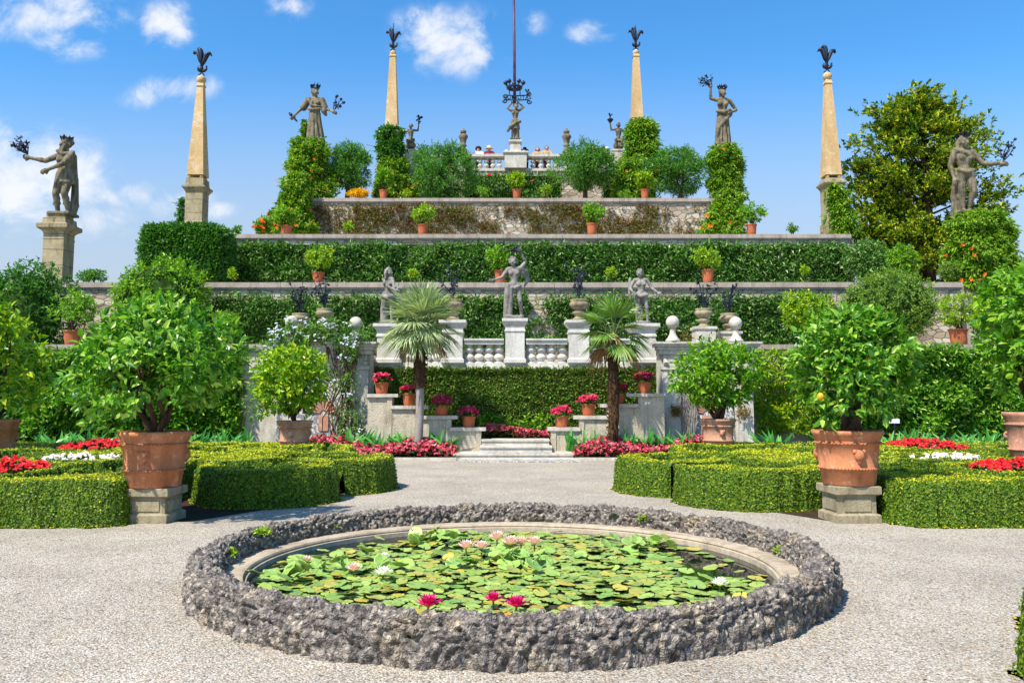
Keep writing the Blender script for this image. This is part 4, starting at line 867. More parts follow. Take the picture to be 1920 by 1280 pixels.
S9 = dict(hs=1.1, shL=(-.09, .05, .81), shR=(.08, -.05, .81), elL=(.01, -.1, .66), wrL=(.14, -.13, .60), elR=(.12, -.11, .66), wrR=(.22, -.12, .64), look=(1, -.5, 0), hair='long', head=(.01, -.02, .925))
statue(727, 606.5, 504, 26.2, S9, 'grey statue in profile, half hidden by the silver palm crown', 'statue_grey', ex9)
def ex10(mb, T, H):
    swag(mb, T, H, [(-.1, -.05, .53), (0, -.085, .5), (.1, -.05, .53)], .036, .036); swag(mb, T, H, [(-.03, .05, .5), (-.03, .06, .25), (-.03, .05, .02)], .075, .07); swag(mb, T, H, [(-.2, .02, .83), (-.21, .03, .6), (-.2, .03, .45)], .03, .03)
S10 = dict(hs=1.12, elR=(.19, 0, .67), wrR=(.29, -.08, .57), elL=(-.2, .02, .66), wrL=(-.17, -.08, .585), look=(-.5, -1, 0), kneeR=(.1, -.03, .285), ankR=(.115, .02, .045), head=(-.02, -.01, .925))
statue(1203, 606.5, 506, 26.2, S10, 'slender grey statue on the right white pier holding one arm low and outward', 'statue_grey', ex10)
# visitors behind the top balustrade
def person(px, ytop, label, top, hair, hat=None, Y=Y5+.85, H=1.68, look=(0, -1, 0), pants='cloth_denim', afro=False, glasses=False):
    zb = TOPF; H = PZ(ytop, Y)-zb-(.03 if hat else .01)*1.7; x = PX(px, Y, zb+H); t = thing('person', label, 'person', (x, Y, zb), None)
    mb, q, T = fig_mesh(dict(look=look, hair='none', elL=(-.17, -.1, .68), wrL=(-.1, -.2, .62), elR=(.17, -.1, .68), wrR=(.1, -.2, .62)), H, (x, Y, zb))
    o = mb.build('body', 'skin', t); baked(o, [('REMESH', dict(mode='VOXEL', voxel_size=.022)), ('SMOOTH', dict(factor=.5, iterations=1))])
    mb = MB(); skirt(mb, T, H, .5, .80, (.125, .1), (.118, .095), (0, -.01), (0, 0), 7, .03); swag(mb, T, H, [(-.12, 0, .80), (0, 0, .825), (.12, 0, .80)], .06, .06); swag(mb, T, H, [(-.12, 0, .80), (-.16, -.07, .70)], .056, .055); swag(mb, T, H, [(.12, 0, .80), (.16, -.07, .70)], .056, .055)
    o = mb.build('shirt', top, t); baked(o, [('REMESH', dict(mode='VOXEL', voxel_size=.022)), ('SMOOTH', dict(factor=.5, iterations=2))])
    mb = MB(); skirt(mb, T, H, .05, .52, (.11, .075), (.12, .09), folds=4, amp=.06); o = mb.build('trousers', pants, t)
    mb = MB()
    if afro: mb.ball(T((0, .015, .965)), .105*H, 16, 10, 0, (1, .9, .8))
    else:
        mb.ball(T((0, .012, .953)), .066*H, 14, 9)
        if hair == 'hair_brown': mb.capsule(T((-.05, .02, .93)), T((-.055, .0, .83)), .03*H, .02*H); mb.capsule(T((.05, .02, .93)), T((.055, .0, .83)), .03*H, .02*H)
    mb.build('hair', hair, t, True)
    if hat:
        mb = MB(); mb.lathe([(.0, .115*H), (.05*H, .11*H), (.066*H, .06*H), (.068*H, .03*H), (.13*H, .02*H), (.13*H, .012*H), (.0, .014*H)], T((0, .005, .93)), 20) if hat != 'cap' else mb.lathe([(0, .1*H), (.045*H, .09*H), (.07*H, .045*H), (.072*H, .02*H), (0, .02*H)], T((0, .0, .93)), 16)
        if hat == 'cap': mb.ball(T((0, -.075, .955)), .05*H, 10, 6, 0, (1, 1, .2))
        mb.build('hat', {'straw': 'straw', 'black': 'cloth_black', 'cap': 'cloth_white'}[hat], t, True)
    if glasses:
        mb = MB(); mb.box(*(T((-.045, -.07, .925)).x, T((.045, -.07, .925)).x), T((0, -.072, 0)).y, T((0, -.058, 0)).y, T((0, 0, .92)).z, T((0, 0, .938)).z); mb.build('sunglasses', 'cloth_black', t)
person(897, 276, 'person in white with big dark curly hair behind the top balustrade', 'cloth_white', 'hair_dark', afro=True)
person(917, 274, 'person in straw hat and maroon top leaning on the top balustrade', 'cloth_maroon', 'hair_dark', 'straw', look=(-.3, -1, 0))
person(984, 277, 'person in flat black hat just right of the central statue pedestal', 'cloth_cream', 'hair_dark', 'black', look=(.5, -1, 0))
person(1008, 276, 'person with long reddish brown hair behind the top balustrade', 'cloth_tan', 'hair_brown')
person(1025, 274, 'dark-haired person in sunglasses behind the top balustrade', 'cloth_tan', 'hair_dark', glasses=True)
person(1112, 275, 'person with pale sun hat seen above a round oleander crown', 'cloth_cream', 'hair_brown', 'straw')
person(1138, 275.5, 'person in white cap near the right end of the top balustrade', 'cloth_white', 'hair_brown', 'cap')

def vnoise(x, y, seed):
    r = np.random.default_rng(seed).random((97, 97)); i = np.floor(x).astype(int); j = np.floor(y).astype(int); fx = x-i; fy = y-j; fx = fx*fx*(3-2*fx); fy = fy*fy*(3-2*fy)
    g = lambda a, b: r[a % 97, b % 97]
    return (g(i, j)*(1-fx)+g(i+1, j)*fx)*(1-fy)+(g(i, j+1)*(1-fx)+g(i+1, j+1)*fx)*fy
# ------------------------------------------------------------------ pond
def pond():
    cx, cy = POND
    # lumpy tufa rim
    N, K = 1700, 90; th = np.arange(N)*2*math.pi/N; rg = np.random.default_rng(5)
    prof = []                                      # (radius, z) round the rim section, outer foot -> over the top -> inner foot
    for i in range(K):
        a = math.pi*i/(K-1); ca, sa = math.cos(a), math.sin(a)
        prof.append((2.735+.13*math.copysign(abs(ca)**.6, ca), .32*abs(sa)**.62-.02))
    prof = np.array(prof)
    def waves(th, a, sets):
        z = 0
        for (ft, fa, ph, amp) in sets: z = z+amp*np.sin(ft*th+fa*a+ph)
        return z
    A, TH = np.meshgrid(np.linspace(0, 1, K), th)
    # cheap value noise on the ring through random lattices
    def vn(fth, fa, seed):
        r = np.random.default_rng(seed); G = r.random((fth, fa+2)); x = TH/(2*math.pi)*fth; y = A*fa; i = np.floor(x).astype(int); j = np.floor(y).astype(int); fx = x-i; fy = y-j; fx = fx*fx*(3-2*fx); fy = fy*fy*(3-2*fy)
        i0, i1 = i % fth, (i+1) % fth; return (G[i0, j]*(1-fx)+G[i1, j]*fx)*(1-fy)+(G[i0, j+1]*(1-fx)+G[i1, j+1]*fx)*fy
    n1 = vn(60, 3, 1)-.5; n2 = vn(150, 8, 2)-.5; n3 = 1-np.abs(vn(300, 16, 3)*2-1); n4 = vn(440, 26, 4)-.5
    def dome(fth, fa, seed):
        r = np.random.default_rng(seed); J = r.random((fth, fa+4, 2)); S = r.uniform(.55, 1.1, (fth, fa+4)); x = TH/(2*math.pi)*fth; y = A*fa+1; i0 = np.floor(x).astype(int); j0 = np.floor(y).astype(int); out = np.zeros_like(x)
        for di in (-1, 0, 1):
            for dj in (-1, 0, 1):
                ii = (i0+di) % fth; jj = np.clip(j0+dj, 0, fa+3); d2 = (x-(i0+di+J[ii, jj, 0]))**2+(y-(j0+dj+J[ii, jj, 1]))**2; out = np.maximum(out, S[ii, jj]*np.sqrt(np.clip(1-d2/.62, 0, 1)))
        return out
    disp = dome(270, 13, 11)*.05+dome(460, 23, 12)*.03-.045+n1*.05+n2*.03+n4*.018+(vn(700, 40, 6)-.5)*.014
    nr = np.gradient(prof, axis=0); nn_ = np.stack([nr[:, 1], -nr[:, 0]], 1); nn_ /= np.linalg.norm(nn_, axis=1, keepdims=True)
    rad = prof[:, 0][None]+nn_[:, 0][None]*disp; z = prof[:, 1][None]+nn_[:, 1][None]*disp*np.clip(prof[:, 1][None]*6, .2, 1)
    V = np.stack([cx+rad*np.cos(TH), cy+rad*np.sin(TH), z], -1).reshape(-1, 3)
    i, j = np.meshgrid(np.arange(N), np.arange(K-1), indexing='ij'); i2 = (i+1) % N
    t = thing('lily_pond', 'round lily pond with a knobbly dark tufa stone rim in the gravel', 'pond', (cx, cy, 0))
    mb = MB(); mb.add(V, np.stack([i*K+j, i2*K+j, i2*K+j+1, i*K+j+1], -1).reshape(-1, 4)); mb.build('tufa_rim', 'tufa', t, True)
    mb = MB(); mb.lathe([(2.7, .0), (2.7, .115), (2.44, .118), (2.415, .112), (2.405, .095), (2.415, .082), (2.385, .075), (2.375, -.05)], (cx, cy, 0), 160); mb.build('stone_coping', 'lip', t)
    mb = MB(); mb.add([(cx+2.39*math.cos(a), cy+2.39*math.sin(a), .03) for a in np.linspace(0, 2*math.pi, 97)[:-1]], [list(range(96))]); o = mb.build('pond_water', 'water'); struct(o)
    for (px, py, n, lab) in ((490, 997, 26, 'clump of bright succulents growing on the back left of the pond rim'), (625, 988, 14, 'small green weed at the foot of the pond rim, back left'), (1210, 972, 22, 'green weed in the angle of the pond rim behind the lilies'), (430, 1035, 16, 'mossy yellow plant on the left flank of the pond rim'), (1465, 1030, 12, 'tiny yellow-green plant on the right of the pond rim'), (1150, 968, 9, 'reddish little plant at the back of the pond rim')):
        a = math.atan2(P(px, py, 9.5).y-cy, 0); d = None
        for Y in np.arange(6.5, 11.2, .02):      # where that line of sight meets the rim
            q = P(px, py, Y)
            rr = math.hypot(q.x-cx, q.y-cy)
            if Y > cy-.5 and 2.60 < rr < 3.0 and q.z < .30 and (rr > 2.62): d = q; break
        if d is None: continue
        mb = MB(); rg2 = np.random.default_rng(n); tp = np.array(d)+rg2.normal(0, 1, (n, 3))*(.035, .03, .015); tp[:, 2] = np.abs(tp[:, 2]-d.z)+d.z
        twigs(mb, tp, np.tile((0, -.3, 1.0), (n, 1)), 6, .045, .022, .03, rg2); o = mb.build('rim_plant', 'begonialeaf' if 'reddish' in lab else 'citrus_y', None, loc=tuple(d)); tag(o, lab, 'plant')
pond()
def pad_mesh(name, seed, cup, mats):
    rg = np.random.default_rng(seed); n = 22; mb = MB(); V = [(0, 0, -.02*cup*3)]; rings = (.5, .85, 1.0)
    ph = rg.uniform(0, 6, 3)
    for r in rings:
        for k in range(n):
            a = .12+(2*math.pi-.24)*k/(n-1); w = 1+.03*math.sin(3*a+ph[0]); z = cup*r*r*.35+(.03*r*math.sin(4*a+ph[1])+.02*r*math.sin(7*a+ph[2]))*(1+cup*2)
            V.append((r*w*math.cos(a), r*w*math.sin(a), z))
    Fc = [(0, 1+k, 2+k) for k in range(n-1)]; Q = [(1+i*n+k, 1+(i+1)*n+k, 1+(i+1)*n+k+1, 1+i*n+k+1) for i in range(2) for k in range(n-1)]
    # a thin skin below so that the pad has thickness
    m = len(V); V2 = [(x, y, z-.03) for x, y, z in V]; mb.add(np.array(V), Fc); mb.F.append((np.array(Q), 0)); mb.add(np.array(V2), [f[::-1] for f in Fc]); mb.F.append((np.array([q[::-1] for q in Q])+m, 0))
    e = [1+2*n+k for k in range(n)]; mb.F.append((np.array([(e[k], e[k]+m, e[k+1]+m, e[k+1]) for k in range(n-1)]), 0))
    o = mb.build(name, mats, None, True); me = o.data; bpy.data.objects.remove(o); return me
def lilies():
    rg = np.random.default_rng(21); cx, cy = POND
    flat = [pad_mesh('lily_pad', 100+i, .02+.05*i, 'pad') for i in range(3)]; yel = [pad_mesh('lily_pad', 110+i, .06, 'pad_yellow') for i in range(2)]; rai = [pad_mesh('lily_pad', 120+i, .2+.2*i, 'pad_fresh') for i in range(3)]
    spots = []
    gx = lambda px, py: (lambda p: (p.x, p.y))(next(P(px, py, Y) for Y in np.arange(5, 12, .01) if P(px, py, Y).z > -9 and abs(P(px, py, Y).z-.08) < .004 or Y > 11.9))
    clumps = [(*gx(960, 1052),   .46, 36), (*gx(815, 1010), .42, 20), (*gx(640, 1060), .5, 20), (*gx(1190, 1020), .4, 14), (*gx(560, 1075), .3, 8)]
    # open water at the right and thin edges
    def open_water(x, y):
        r = math.hypot(x, y-cy)
        if x > 1.15 and y > cy-.35 and y < cy+1.1 and r > 1.62+.18*math.sin(3*y): return True
        if y > cy+1.5 and r > 2.02+.12*math.sin(5*x) and (x < -.6 or x > .9): return True
        if x < -1.2 and y > cy+.7 and r > 1.95: return True
        return r > 2.26
    tries = 0
    while len(spots) < 1250 and tries < 80000:
        tries += 1; a = rg.uniform(0, 6.283); r = 2.3*math.sqrt(rg.random()); x, y = cx+r*math.cos(a), cy+r*math.sin(a)
        if open_water(x, y) and rg.random() > .03: continue
        if vnoise(np.array([x*1.7+20]), np.array([y*1.7]), 4)[0] > .9: continue
        rad = rg.uniform(.045, .088)
        if any((x-s[0])**2+(y-s[1])**2 < (.72*(rad+s[2]))**2*rg.uniform(.45, 1) for s in spots): continue
        spots.append((x, y, rad, 'y' if rg.random() < .12 else 'f'))
    for (x, y, R_, n) in clumps:
        for _ in range(n):
            q = rg.normal(0, R_*.5, 2); spots.append((x+q[0], y+q[1]*.8, rg.uniform(.06, .10), 'r'))
    spots.sort(key=lambda s: s[1]-(0 if s[3] != 'r' else 3))
    lab = {'f': ('flat green lily pad lying on the pond water', 'flat green lily pads'), 'y': ('yellowing lily pad lying flat among green ones', 'yellowing lily pads'), 'r': ('fresh cupped lily pad standing above the pond water', 'raised fresh lily pads')}
    mass = MB(); cnt = 0
    for i, (x, y, rad, kd) in enumerate(spots):
        me = {'f': flat, 'y': yel, 'r': rai}[kd][rg.integers(0, 2 if kd == 'y' else 3)]
        z = .034+.010*rg.random() if kd != 'r' else .05+.10*rg.random()
        tl = rg.normal(0, .05, 2) if kd != 'r' else rg.normal(0, .42, 2)
        if kd != 'r' and rg.random() < .16: tl = rg.normal(0, .2, 2); z += .02
        z += abs(tl[0])*rad*.5+abs(tl[1])*rad*.5 if kd != 'r' else 0
        rot = Matrix.Rotation(tl[0], 4, 'X') @ Matrix.Rotation(tl[1], 4, 'Y') @ Matrix.Rotation(rg.uniform(0, 6.28), 4, 'Z')
        if cnt < 300:
            o = bpy.data.objects.new('lily_pad', me); COL.objects.link(o); o.location = (x, y, z); o.rotation_euler = rot.to_euler(); s = rad; o.scale = (s, s, s); tag(o, lab[kd][0], 'lily pad', lab[kd][1]); cnt += 1
        else:
            n = len(me.vertices); co = np.empty(n*3, np.float32); me.vertices.foreach_get('co', co); co = co.reshape(-1, 3)*rad; m3 = np.array(rot.to_3x3()); V = co@m3.T+np.array((x, y, z))
            Fq = [tuple(p.vertices) for p in me.polygons]; b = mass.n; mass.add(V, [f for f in Fq if len(f) == 3]); mass.F.append((np.array([f for f in Fq if len(f) == 4])+b, 0))
    o = mass.build('lily_pad_mass', 'pad_stuff', None, True); tag(o, 'carpet of lily pads covering the far half of the pond', 'lily pads', None, 'stuff')
    fl = [(932, 1012, 'p', 1.1), (957, 1022, 'p', 1.15), (903, 1028, 'p', .9), (874, 1028, 'p', 1.0), (977, 1020, 'p', .9), (1002, 1020, 'p', .95), (968, 1064 - 10, 'p', .0), (573, 1055, 'p', .8), (663, 1070, 'p', .85), (718, 1078, 'w', .9), (1350, 1098, 'w', .8), (803, 1138, 'm', 1.1), (925, 1127, 'm', .85), (968, 1138, 'm', 1.0), (883, 978, 'p', .55), (720, 1045, 'w', .6)]
    where = {932: 'highest pale pink water lily in the central cluster', 957: 'largest pale pink water lily at the middle of the central cluster', 903: 'small pale pink water lily left of centre in the central cluster', 874: 'leftmost pale pink water lily of the central cluster',
             977: 'pale pink water lily between its two right neighbours in the central cluster', 1002: 'rightmost pale pink water lily of the central cluster', 573: 'single pink water lily far left near the pond coping', 663: 'pink and white water lily left of the central cluster', 718: 'white water lily among raised pads left of centre',
             1350: 'lone white water lily near the right open water', 803: 'magenta water lily leftmost near the front rim', 925: 'half-sunk magenta water lily between two brighter ones', 968: 'magenta water lily nearest the middle of the front rim', 883: 'tiny pink water lily at the back of the pond', 720: 'small white water lily bud behind the raised pads'}
    for px, py, kd, s in fl:
        if s == 0: continue
        high = .16 if (kd == 'p' and 860 < px < 1010 and py > 1000) else .09
        q = next((P(px, py, Y) for Y in np.arange(5, 12, .01) if abs(P(px, py, Y).z-high) < .005), None)
        if q is None: continue
        r = .10*s; mb = MB(); c = np.array(q)
        for ring, (m, el, L) in enumerate(((12, .35, 1.0), (10, .75, .95), (8, 1.1, .8))):
            a = 6.283*np.arange(m)/m+ring*.3+rg.uniform(-.1, .1, m); d = np.stack([np.cos(a)*math.cos(el), np.sin(a)*math.cos(el), np.full(m, math.sin(el))], 1)
            no = np.stack([-np.cos(a)*math.sin(el), -np.sin(a)*math.sin(el), np.full(m, math.cos(el))], 1)
            leaf_cards(mb, np.tile(c, (m, 1)), d, no, r*1.15*L, r*.45, 0, .15, -.12)
        mb.lathe([(.12*r, 0), (.2*r, .25*r), (.05*r, .35*r)], c, 8, 1); mb.tube([tuple(c), tuple(c-(0, 0, high+.02))], .008, 5, 2)
        o = mb.build('water_lily', [{'p': 'lily_pink', 'm': 'lily_magenta', 'w': 'lily_white'}[kd], 'yellowfl', 'stem'], None, loc=tuple(q)); tag(o, where[px], 'water lily')
    q = next(P(1458, 1067, Y) for Y in np.arange(7, 11, .01) if abs(P(1458, 1067, Y).z-.05) < .005); mb = MB(); mb.tube([q+Vector((-.09, 0, 0)), q+Vector((-.05, .02, .005)), q+Vector((.04, 0, .005)), q+Vector((.1, -.02, 0))], [.006, .022, .018, .01], 8); o = mb.build('fallen_leaf', 'orange', None, loc=tuple(q)); tag(o, 'orange curled leaf floating at the right of the pond', 'leaf')
lilies()

# ------------------------------------------------------------------ box parterres
def arc_d(x, y, c, r, a0, a1):
    a = np.arctan2(y-c[1], x-c[0]); a = np.where(a < a0, a+2*math.pi, a); d = np.abs(np.hypot(x-c[0], y-c[1])-r); return np.where((a >= a0) & (a <= a1), d, 9)
def parterre(name, label, sdf, groove, bounds, ztop, res, leaves_m2, L, seed):
    x = np.arange(bounds[0], bounds[1], res); y = np.arange(bounds[2], bounds[3], res); X, Y_ = np.meshgrid(x, y, indexing='ij')
    X = X+0; jx = (vnoise(X*5, Y_*5, seed)-.5)*.09+(vnoise(X*13, Y_*13, seed+1)-.5)*.05
    sd = sdf(X, Y_)+jx; gr = groove(X, Y_)+(vnoise(X*6, Y_*6, seed+2)-.5)*.08
    H = ztop*np.clip((sd+.02)/.08, 0, 1)**.36
    H = H*(1-.7*np.clip(1.3-gr/.15, 0, 1)**.5*np.clip((sd-.16)/.12, 0, 1))+(vnoise(X*9, Y_*9, seed+3)-.5)*.03+(vnoise(X*2.1, Y_*2.1, seed+4)-.5)*.05
    H = np.where(sd <= -.02, 0, np.maximum(H, 0.01)); ok = sd > -.02-2.6*res
    nx, ny = X.shape; q = ok[:-1, :-1] & ok[1:, :-1] & ok[:-1, 1:] & ok[1:, 1:]; i, j = np.nonzero(q)
    idx = -np.ones((nx, ny), int); used = np.zeros((nx, ny), bool)
    for a, b in ((0, 0), (1, 0), (1, 1), (0, 1)): used[i+a, j+b] = True
    idx[used] = np.arange(used.sum()); V = np.stack([X[used], Y_[used], H[used]], 1); V[:, :2] += np.random.default_rng(seed).normal(0, res*.25, (len(V), 2))
    Fq = np.stack([idx[i, j], idx[i+1, j], idx[i+1, j+1], idx[i, j+1]], 1)
    mb = MB(); mb.add(V, Fq, 1)
    p = V[Fq]; e1 = p[:, 2]-p[:, 0]; e2 = p[:, 3]-p[:, 1]; cr = np.cross(e1, e2)*.5; ar = np.linalg.norm(cr, axis=1); n_ = cr/np.maximum(ar[:, None], 1e-9)
    vert = n_[:, 2] < .6; front = (n_[:, 1] < .35)
    w = ar*np.where(vert, np.where(front, 1.0, .12), .62)*np.where(p[:, 0, 1] > 15.5, .55, 1)*np.where(np.abs(p[:, 0, 0]) > 8.6, .25, 1)
    rg = np.random.default_rng(seed+9); w = w*np.clip(1.9-1.6*vnoise(p[:, 0, 0]*4.5+60, (p[:, 0, 1]+p[:, 0, 2]*1.0)*4.5+60, seed+5), .25, 1); N = int(w.sum()*leaves_m2); f = rg.choice(len(w), N, p=w/w.sum()); a, b = rg.random((2, N, 1))
    pt = (p[f, 0]*(1-a)+p[f, 1]*a)*(1-b)+(p[f, 3]*(1-a)+p[f, 2]*a)*b; nn2 = n_[f]
    kq = (groove(pt[:, 0], pt[:, 1]) > .10) | (rg.random(N) < .2) | (sdf(pt[:, 0], pt[:, 1]) < .14); pt, nn2 = pt[kq], nn2[kq]; N = len(pt)
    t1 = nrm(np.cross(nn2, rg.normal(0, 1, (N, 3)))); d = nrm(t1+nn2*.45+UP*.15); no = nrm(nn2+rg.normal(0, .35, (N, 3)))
    sc_ = rg.uniform(.7, 1.3, (N, 1))*np.where(pt[:, 1:2] > 15.5, 1.3, 1); bs = pt+nn2*rg.uniform(-.012, .018, (N, 1)); fr = rg.random(N) < np.where(nn2[:, 2] > .6, .8, .03)  # new growth kept mostly to upward faces, painting in the light tops and darker sides
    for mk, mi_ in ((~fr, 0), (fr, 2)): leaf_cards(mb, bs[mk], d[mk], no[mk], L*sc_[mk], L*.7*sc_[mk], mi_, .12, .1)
    o = mb.build(name, ['box', 'boxcore', 'boxfresh_lit'], None, False, loc=((bounds[0]+bounds[1])/2, (bounds[2]+bounds[3])/2, 0)); tag(o, label, 'hedge', 'clipped box hedges of the parterre'); return o
def boxcore():
    k = NT('boxwood_body'); p = k.pos()
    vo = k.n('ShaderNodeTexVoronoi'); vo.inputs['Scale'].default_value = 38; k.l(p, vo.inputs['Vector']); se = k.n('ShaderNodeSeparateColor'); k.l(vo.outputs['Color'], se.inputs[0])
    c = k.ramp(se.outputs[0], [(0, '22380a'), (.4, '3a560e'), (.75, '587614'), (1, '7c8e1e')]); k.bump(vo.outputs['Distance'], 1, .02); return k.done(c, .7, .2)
MAT['boxcore'] = boxcore()
circ = lambda X, Y, c, r: r-np.hypot(X-c[0], Y-c[1])
def ell(X, Y, c, r): return (1-np.hypot((X-c[0])/r[0], (Y-c[1])/r[1]))*min(r)
beds = [((-7.9, 13.1), (.85, 1.1), 'redflower'), ((-9.2, 19.2), (.8, 1.2), 'redflower'), ((-7.75, 15.5), (.7, .55), 'whiteflower')]
for sg in (-1, 1):
    m = lambda x: -sg*x      # mirror: the layout is written for the left side
    side = 'left' if sg < 0 else 'right'
    l2, r2 = ((-3.95, 14.0), 1.12) if sg < 0 else ((-3.80, 13.78), 1.18)
    l3, r3 = ((-3.45, 15.75), 1.3) if sg < 0 else ((-3.25, 15.5), 1.36)
    lobes = lambda X, Y: np.maximum(circ(m(X), Y, (-4.95, 15.3), .62), lobes0(X, Y))
    lobes0 = lambda X, Y: np.maximum(circ(m(X), Y, l2, r2), circ(m(X), Y, l3, r3))-.5*np.clip(1-np.abs(circ(m(X), Y, l2, r2)-circ(m(X), Y, l3, r3))/.13, 0, 1)*np.clip((m(X)+3.75)/.5, 0, 1)
    g0 = lambda X, Y: np.minimum.reduce([arc_d(m(X), Y, (-4.2, 14.4), .55, .3, 5.2), arc_d(m(X), Y, (l3[0], l3[1]), .72, -1.2, 2.6), arc_d(m(X), Y, (l2[0]-.1, l2[1]), .35, 0, 6.28), arc_d(m(X), Y, (-3.5, 16.6), .5, 2, 5.5), arc_d(m(X), Y, (l3[0]+.2, l3[1]+.1), .34, 0, 6.28), arc_d(m(X), Y, (-3.0, 13.2), .9, 1.2, 3.2), arc_d(m(X), Y, (-4.6, 15.6), .7, -1, 2), arc_d(m(X), Y, (l2[0], l2[1]-.1), .82, .6, 2.4)])
    NB = 'rounded twin-lobed box hedge left of the gravel forecourt' if sg < 0 else 'rounded twin-lobed box hedge right of the gravel forecourt'
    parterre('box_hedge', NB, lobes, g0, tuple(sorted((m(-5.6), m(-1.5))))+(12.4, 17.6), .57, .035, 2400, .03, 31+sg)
    back = lambda X, Y: np.minimum(np.minimum(circ(m(X), Y, (-6.1, 18.2), 2.75), 20.9-Y), np.minimum(-circ(m(X), Y, l3, r3+.1), m(X)+7.3))
    bk = lambda X, Y: np.minimum(back(X, Y), np.minimum(-circ(m(X), Y, l2, r2+.1), np.where(Y < 15.8, -.5, 9)))
    g1 = lambda X, Y: np.minimum.reduce([arc_d(m(X), Y, (-5.2, 17.6), .8, .2, 4.4), arc_d(m(X), Y, (-5.4, 17.4), 1.5, .5, 3.4), arc_d(m(X), Y, (-6.3, 18.8), .6, 2, 7), arc_d(m(X), Y, (-4.4, 18.6), .5, 3, 8), arc_d(m(X), Y, (-5.0, 19.6), .9, 3, 8), arc_d(m(X), Y, (-6.6, 17.0), .7, 1, 5), arc_d(m(X), Y, (-6.9, 19.9), .5, 1, 7), arc_d(m(X), Y, (-4.0, 17.6), .35, 0, 6.28)])
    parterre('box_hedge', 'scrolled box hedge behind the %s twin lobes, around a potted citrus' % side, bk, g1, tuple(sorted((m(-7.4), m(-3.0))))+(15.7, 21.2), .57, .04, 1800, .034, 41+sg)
    def block(X, Y):
        a = np.minimum(np.minimum(Y-11.12, -5.02-m(X)), m(X)+13); cc = np.hypot(np.maximum(0, m(X)+5.45), np.maximum(0, 11.55-Y)); a = np.where((m(X) > -5.45) & (Y < 11.55), .43-cc, a)
        a = np.minimum(a, np.where(Y > 12.6, -5.45-m(X), 9)); a = np.minimum(a, 20.9-Y); a = np.minimum(a, np.maximum(-(m(X)+7.38), 15.6-Y))
        for c, r, _ in beds: a = np.minimum(a, -ell(m(X), Y, c, r))
        return a
    g2 = lambda X, Y: np.minimum.reduce([arc_d(m(X), Y, (-6.3, 13.2), .62, .4, 5.4), arc_d(m(X), Y, (-6.2, 14.6), .5, 2, 7), arc_d(m(X), Y, (-6.9, 12.1), .4, 1, 5.5), arc_d(m(X), Y, (-7.9, 13.1), 1.6, 5.2, 8.2), arc_d(m(X), Y, (-8.8, 16.8), .9, .3, 5), arc_d(m(X), Y, (-10, 15.2), 1, .3, 5), arc_d(m(X), Y, (-8, 17.8), .5, 1, 6), arc_d(m(X), Y, (-6.6, 12.2), 1.1, .2, 2.2), arc_d(m(X), Y, (-6.9, 16.0), .9, .5, 4.5), arc_d(m(X), Y, (-8.6, 11.9), .5, 0, 4), arc_d(m(X), Y, (-6.0, 13.9), .3, 0, 6.28), arc_d(m(X), Y, (-9.5, 17), .6, 0, 6.28)])
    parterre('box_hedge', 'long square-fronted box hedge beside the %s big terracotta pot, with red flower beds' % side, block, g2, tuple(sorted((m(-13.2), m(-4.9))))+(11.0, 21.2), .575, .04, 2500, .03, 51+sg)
    for bi, (c, r, mt) in enumerate(beds):
        rg = np.random.default_rng(60+bi+sg*7); n = int(r[0]*r[1]*(230 if mt == 'redflower' else 120)); a = rg.uniform(0, 6.283, n); q = np.sqrt(rg.random(n))*.93
        base = np.stack([-sg*(c[0]+r[0]*q*np.cos(a)), c[1]+r[1]*q*np.sin(a), np.full(n, .48)], 1); hgt = .2 if mt == 'redflower' else .12
        base[:, 2] += hgt*(1-q**2)*rg.uniform(.4, 1, n)+rg.uniform(0, .05, n)
        mb = MB(); twigs(mb, base[::2]-np.array((0, 0, .05)), np.tile((0, -.1, 1.), (len(base[::2]), 1)), 8, .12, .08, .2, rg, 1); blooms(mb, base+np.array((0, 0, .04)), .055, rg, 0, 5)
        nm = {'redflower': 'red_begonia_bed', 'whiteflower': 'white_begonia_bed'}[mt]
        o = mb.build(nm, [mt, 'begonialeaf'], None, loc=(-sg*c[0], c[1], 0)); tag(o, '%s begonia bed %s in the %s box parterre' % ('red' if bi < 2 else 'white', ('nearest the gravel', 'at the back by the wall', 'thin strip in the middle')[bi], side), 'flower bed', None, 'stuff')
# sliver of clipped box at the right edge of the picture, near
def nearbox(X, Y): return np.maximum(circ(X, Y, (4.1, 6.2), .43), circ(X, Y, (3.4, 5.0), .42))
parterre('box_hedge', 'edge of a clipped box hedge cut by the right border of the photo', nearbox, lambda X, Y: np.full(X.shape, 9.), (2.85, 4.7, 4.4, 6.8), .37, .025, 2600, .026, 77)

# ------------------------------------------------------------------ pots, potted trees
def pot_body(mb, x, y, z0, z1, rt, rb, fancy=0):
    h = z1-z0
    pr = [(0, 0), (rb*.96, 0), (rb, h*.02), (rb+(rt*.9-rb)*.30, h*.28)]
    if fancy: pr += [(rb+(rt*.9-rb)*.31+.012, h*.29), (rb+(rt*.9-rb)*.33+.02, h*.31), (rb+(rt*.9-rb)*.35+.012, h*.33), (rb+(rt*.9-rb)*.36, h*.34)]
    pr += [(rb+(rt*.9-rb)*.78, h*.74)]
    if fancy: pr += [(rb+(rt*.9-rb)*.78+.015, h*.75), (rb+(rt*.9-rb)*.8+.02, h*.77), (rb+(rt*.9-rb)*.81, h*.785)]
    pr += [(rt*.9, h*.84), (rt*.93, h*.86), (rt*.94, h*.9), (rt*.99, h*.93), (rt, h*.96), (rt*.99, h), (rt*.88, h), (rt*.84, h*.93), (.02, h*.925)]
    mb.lathe(pr, (x, y, z0), 40 if fancy else 20)
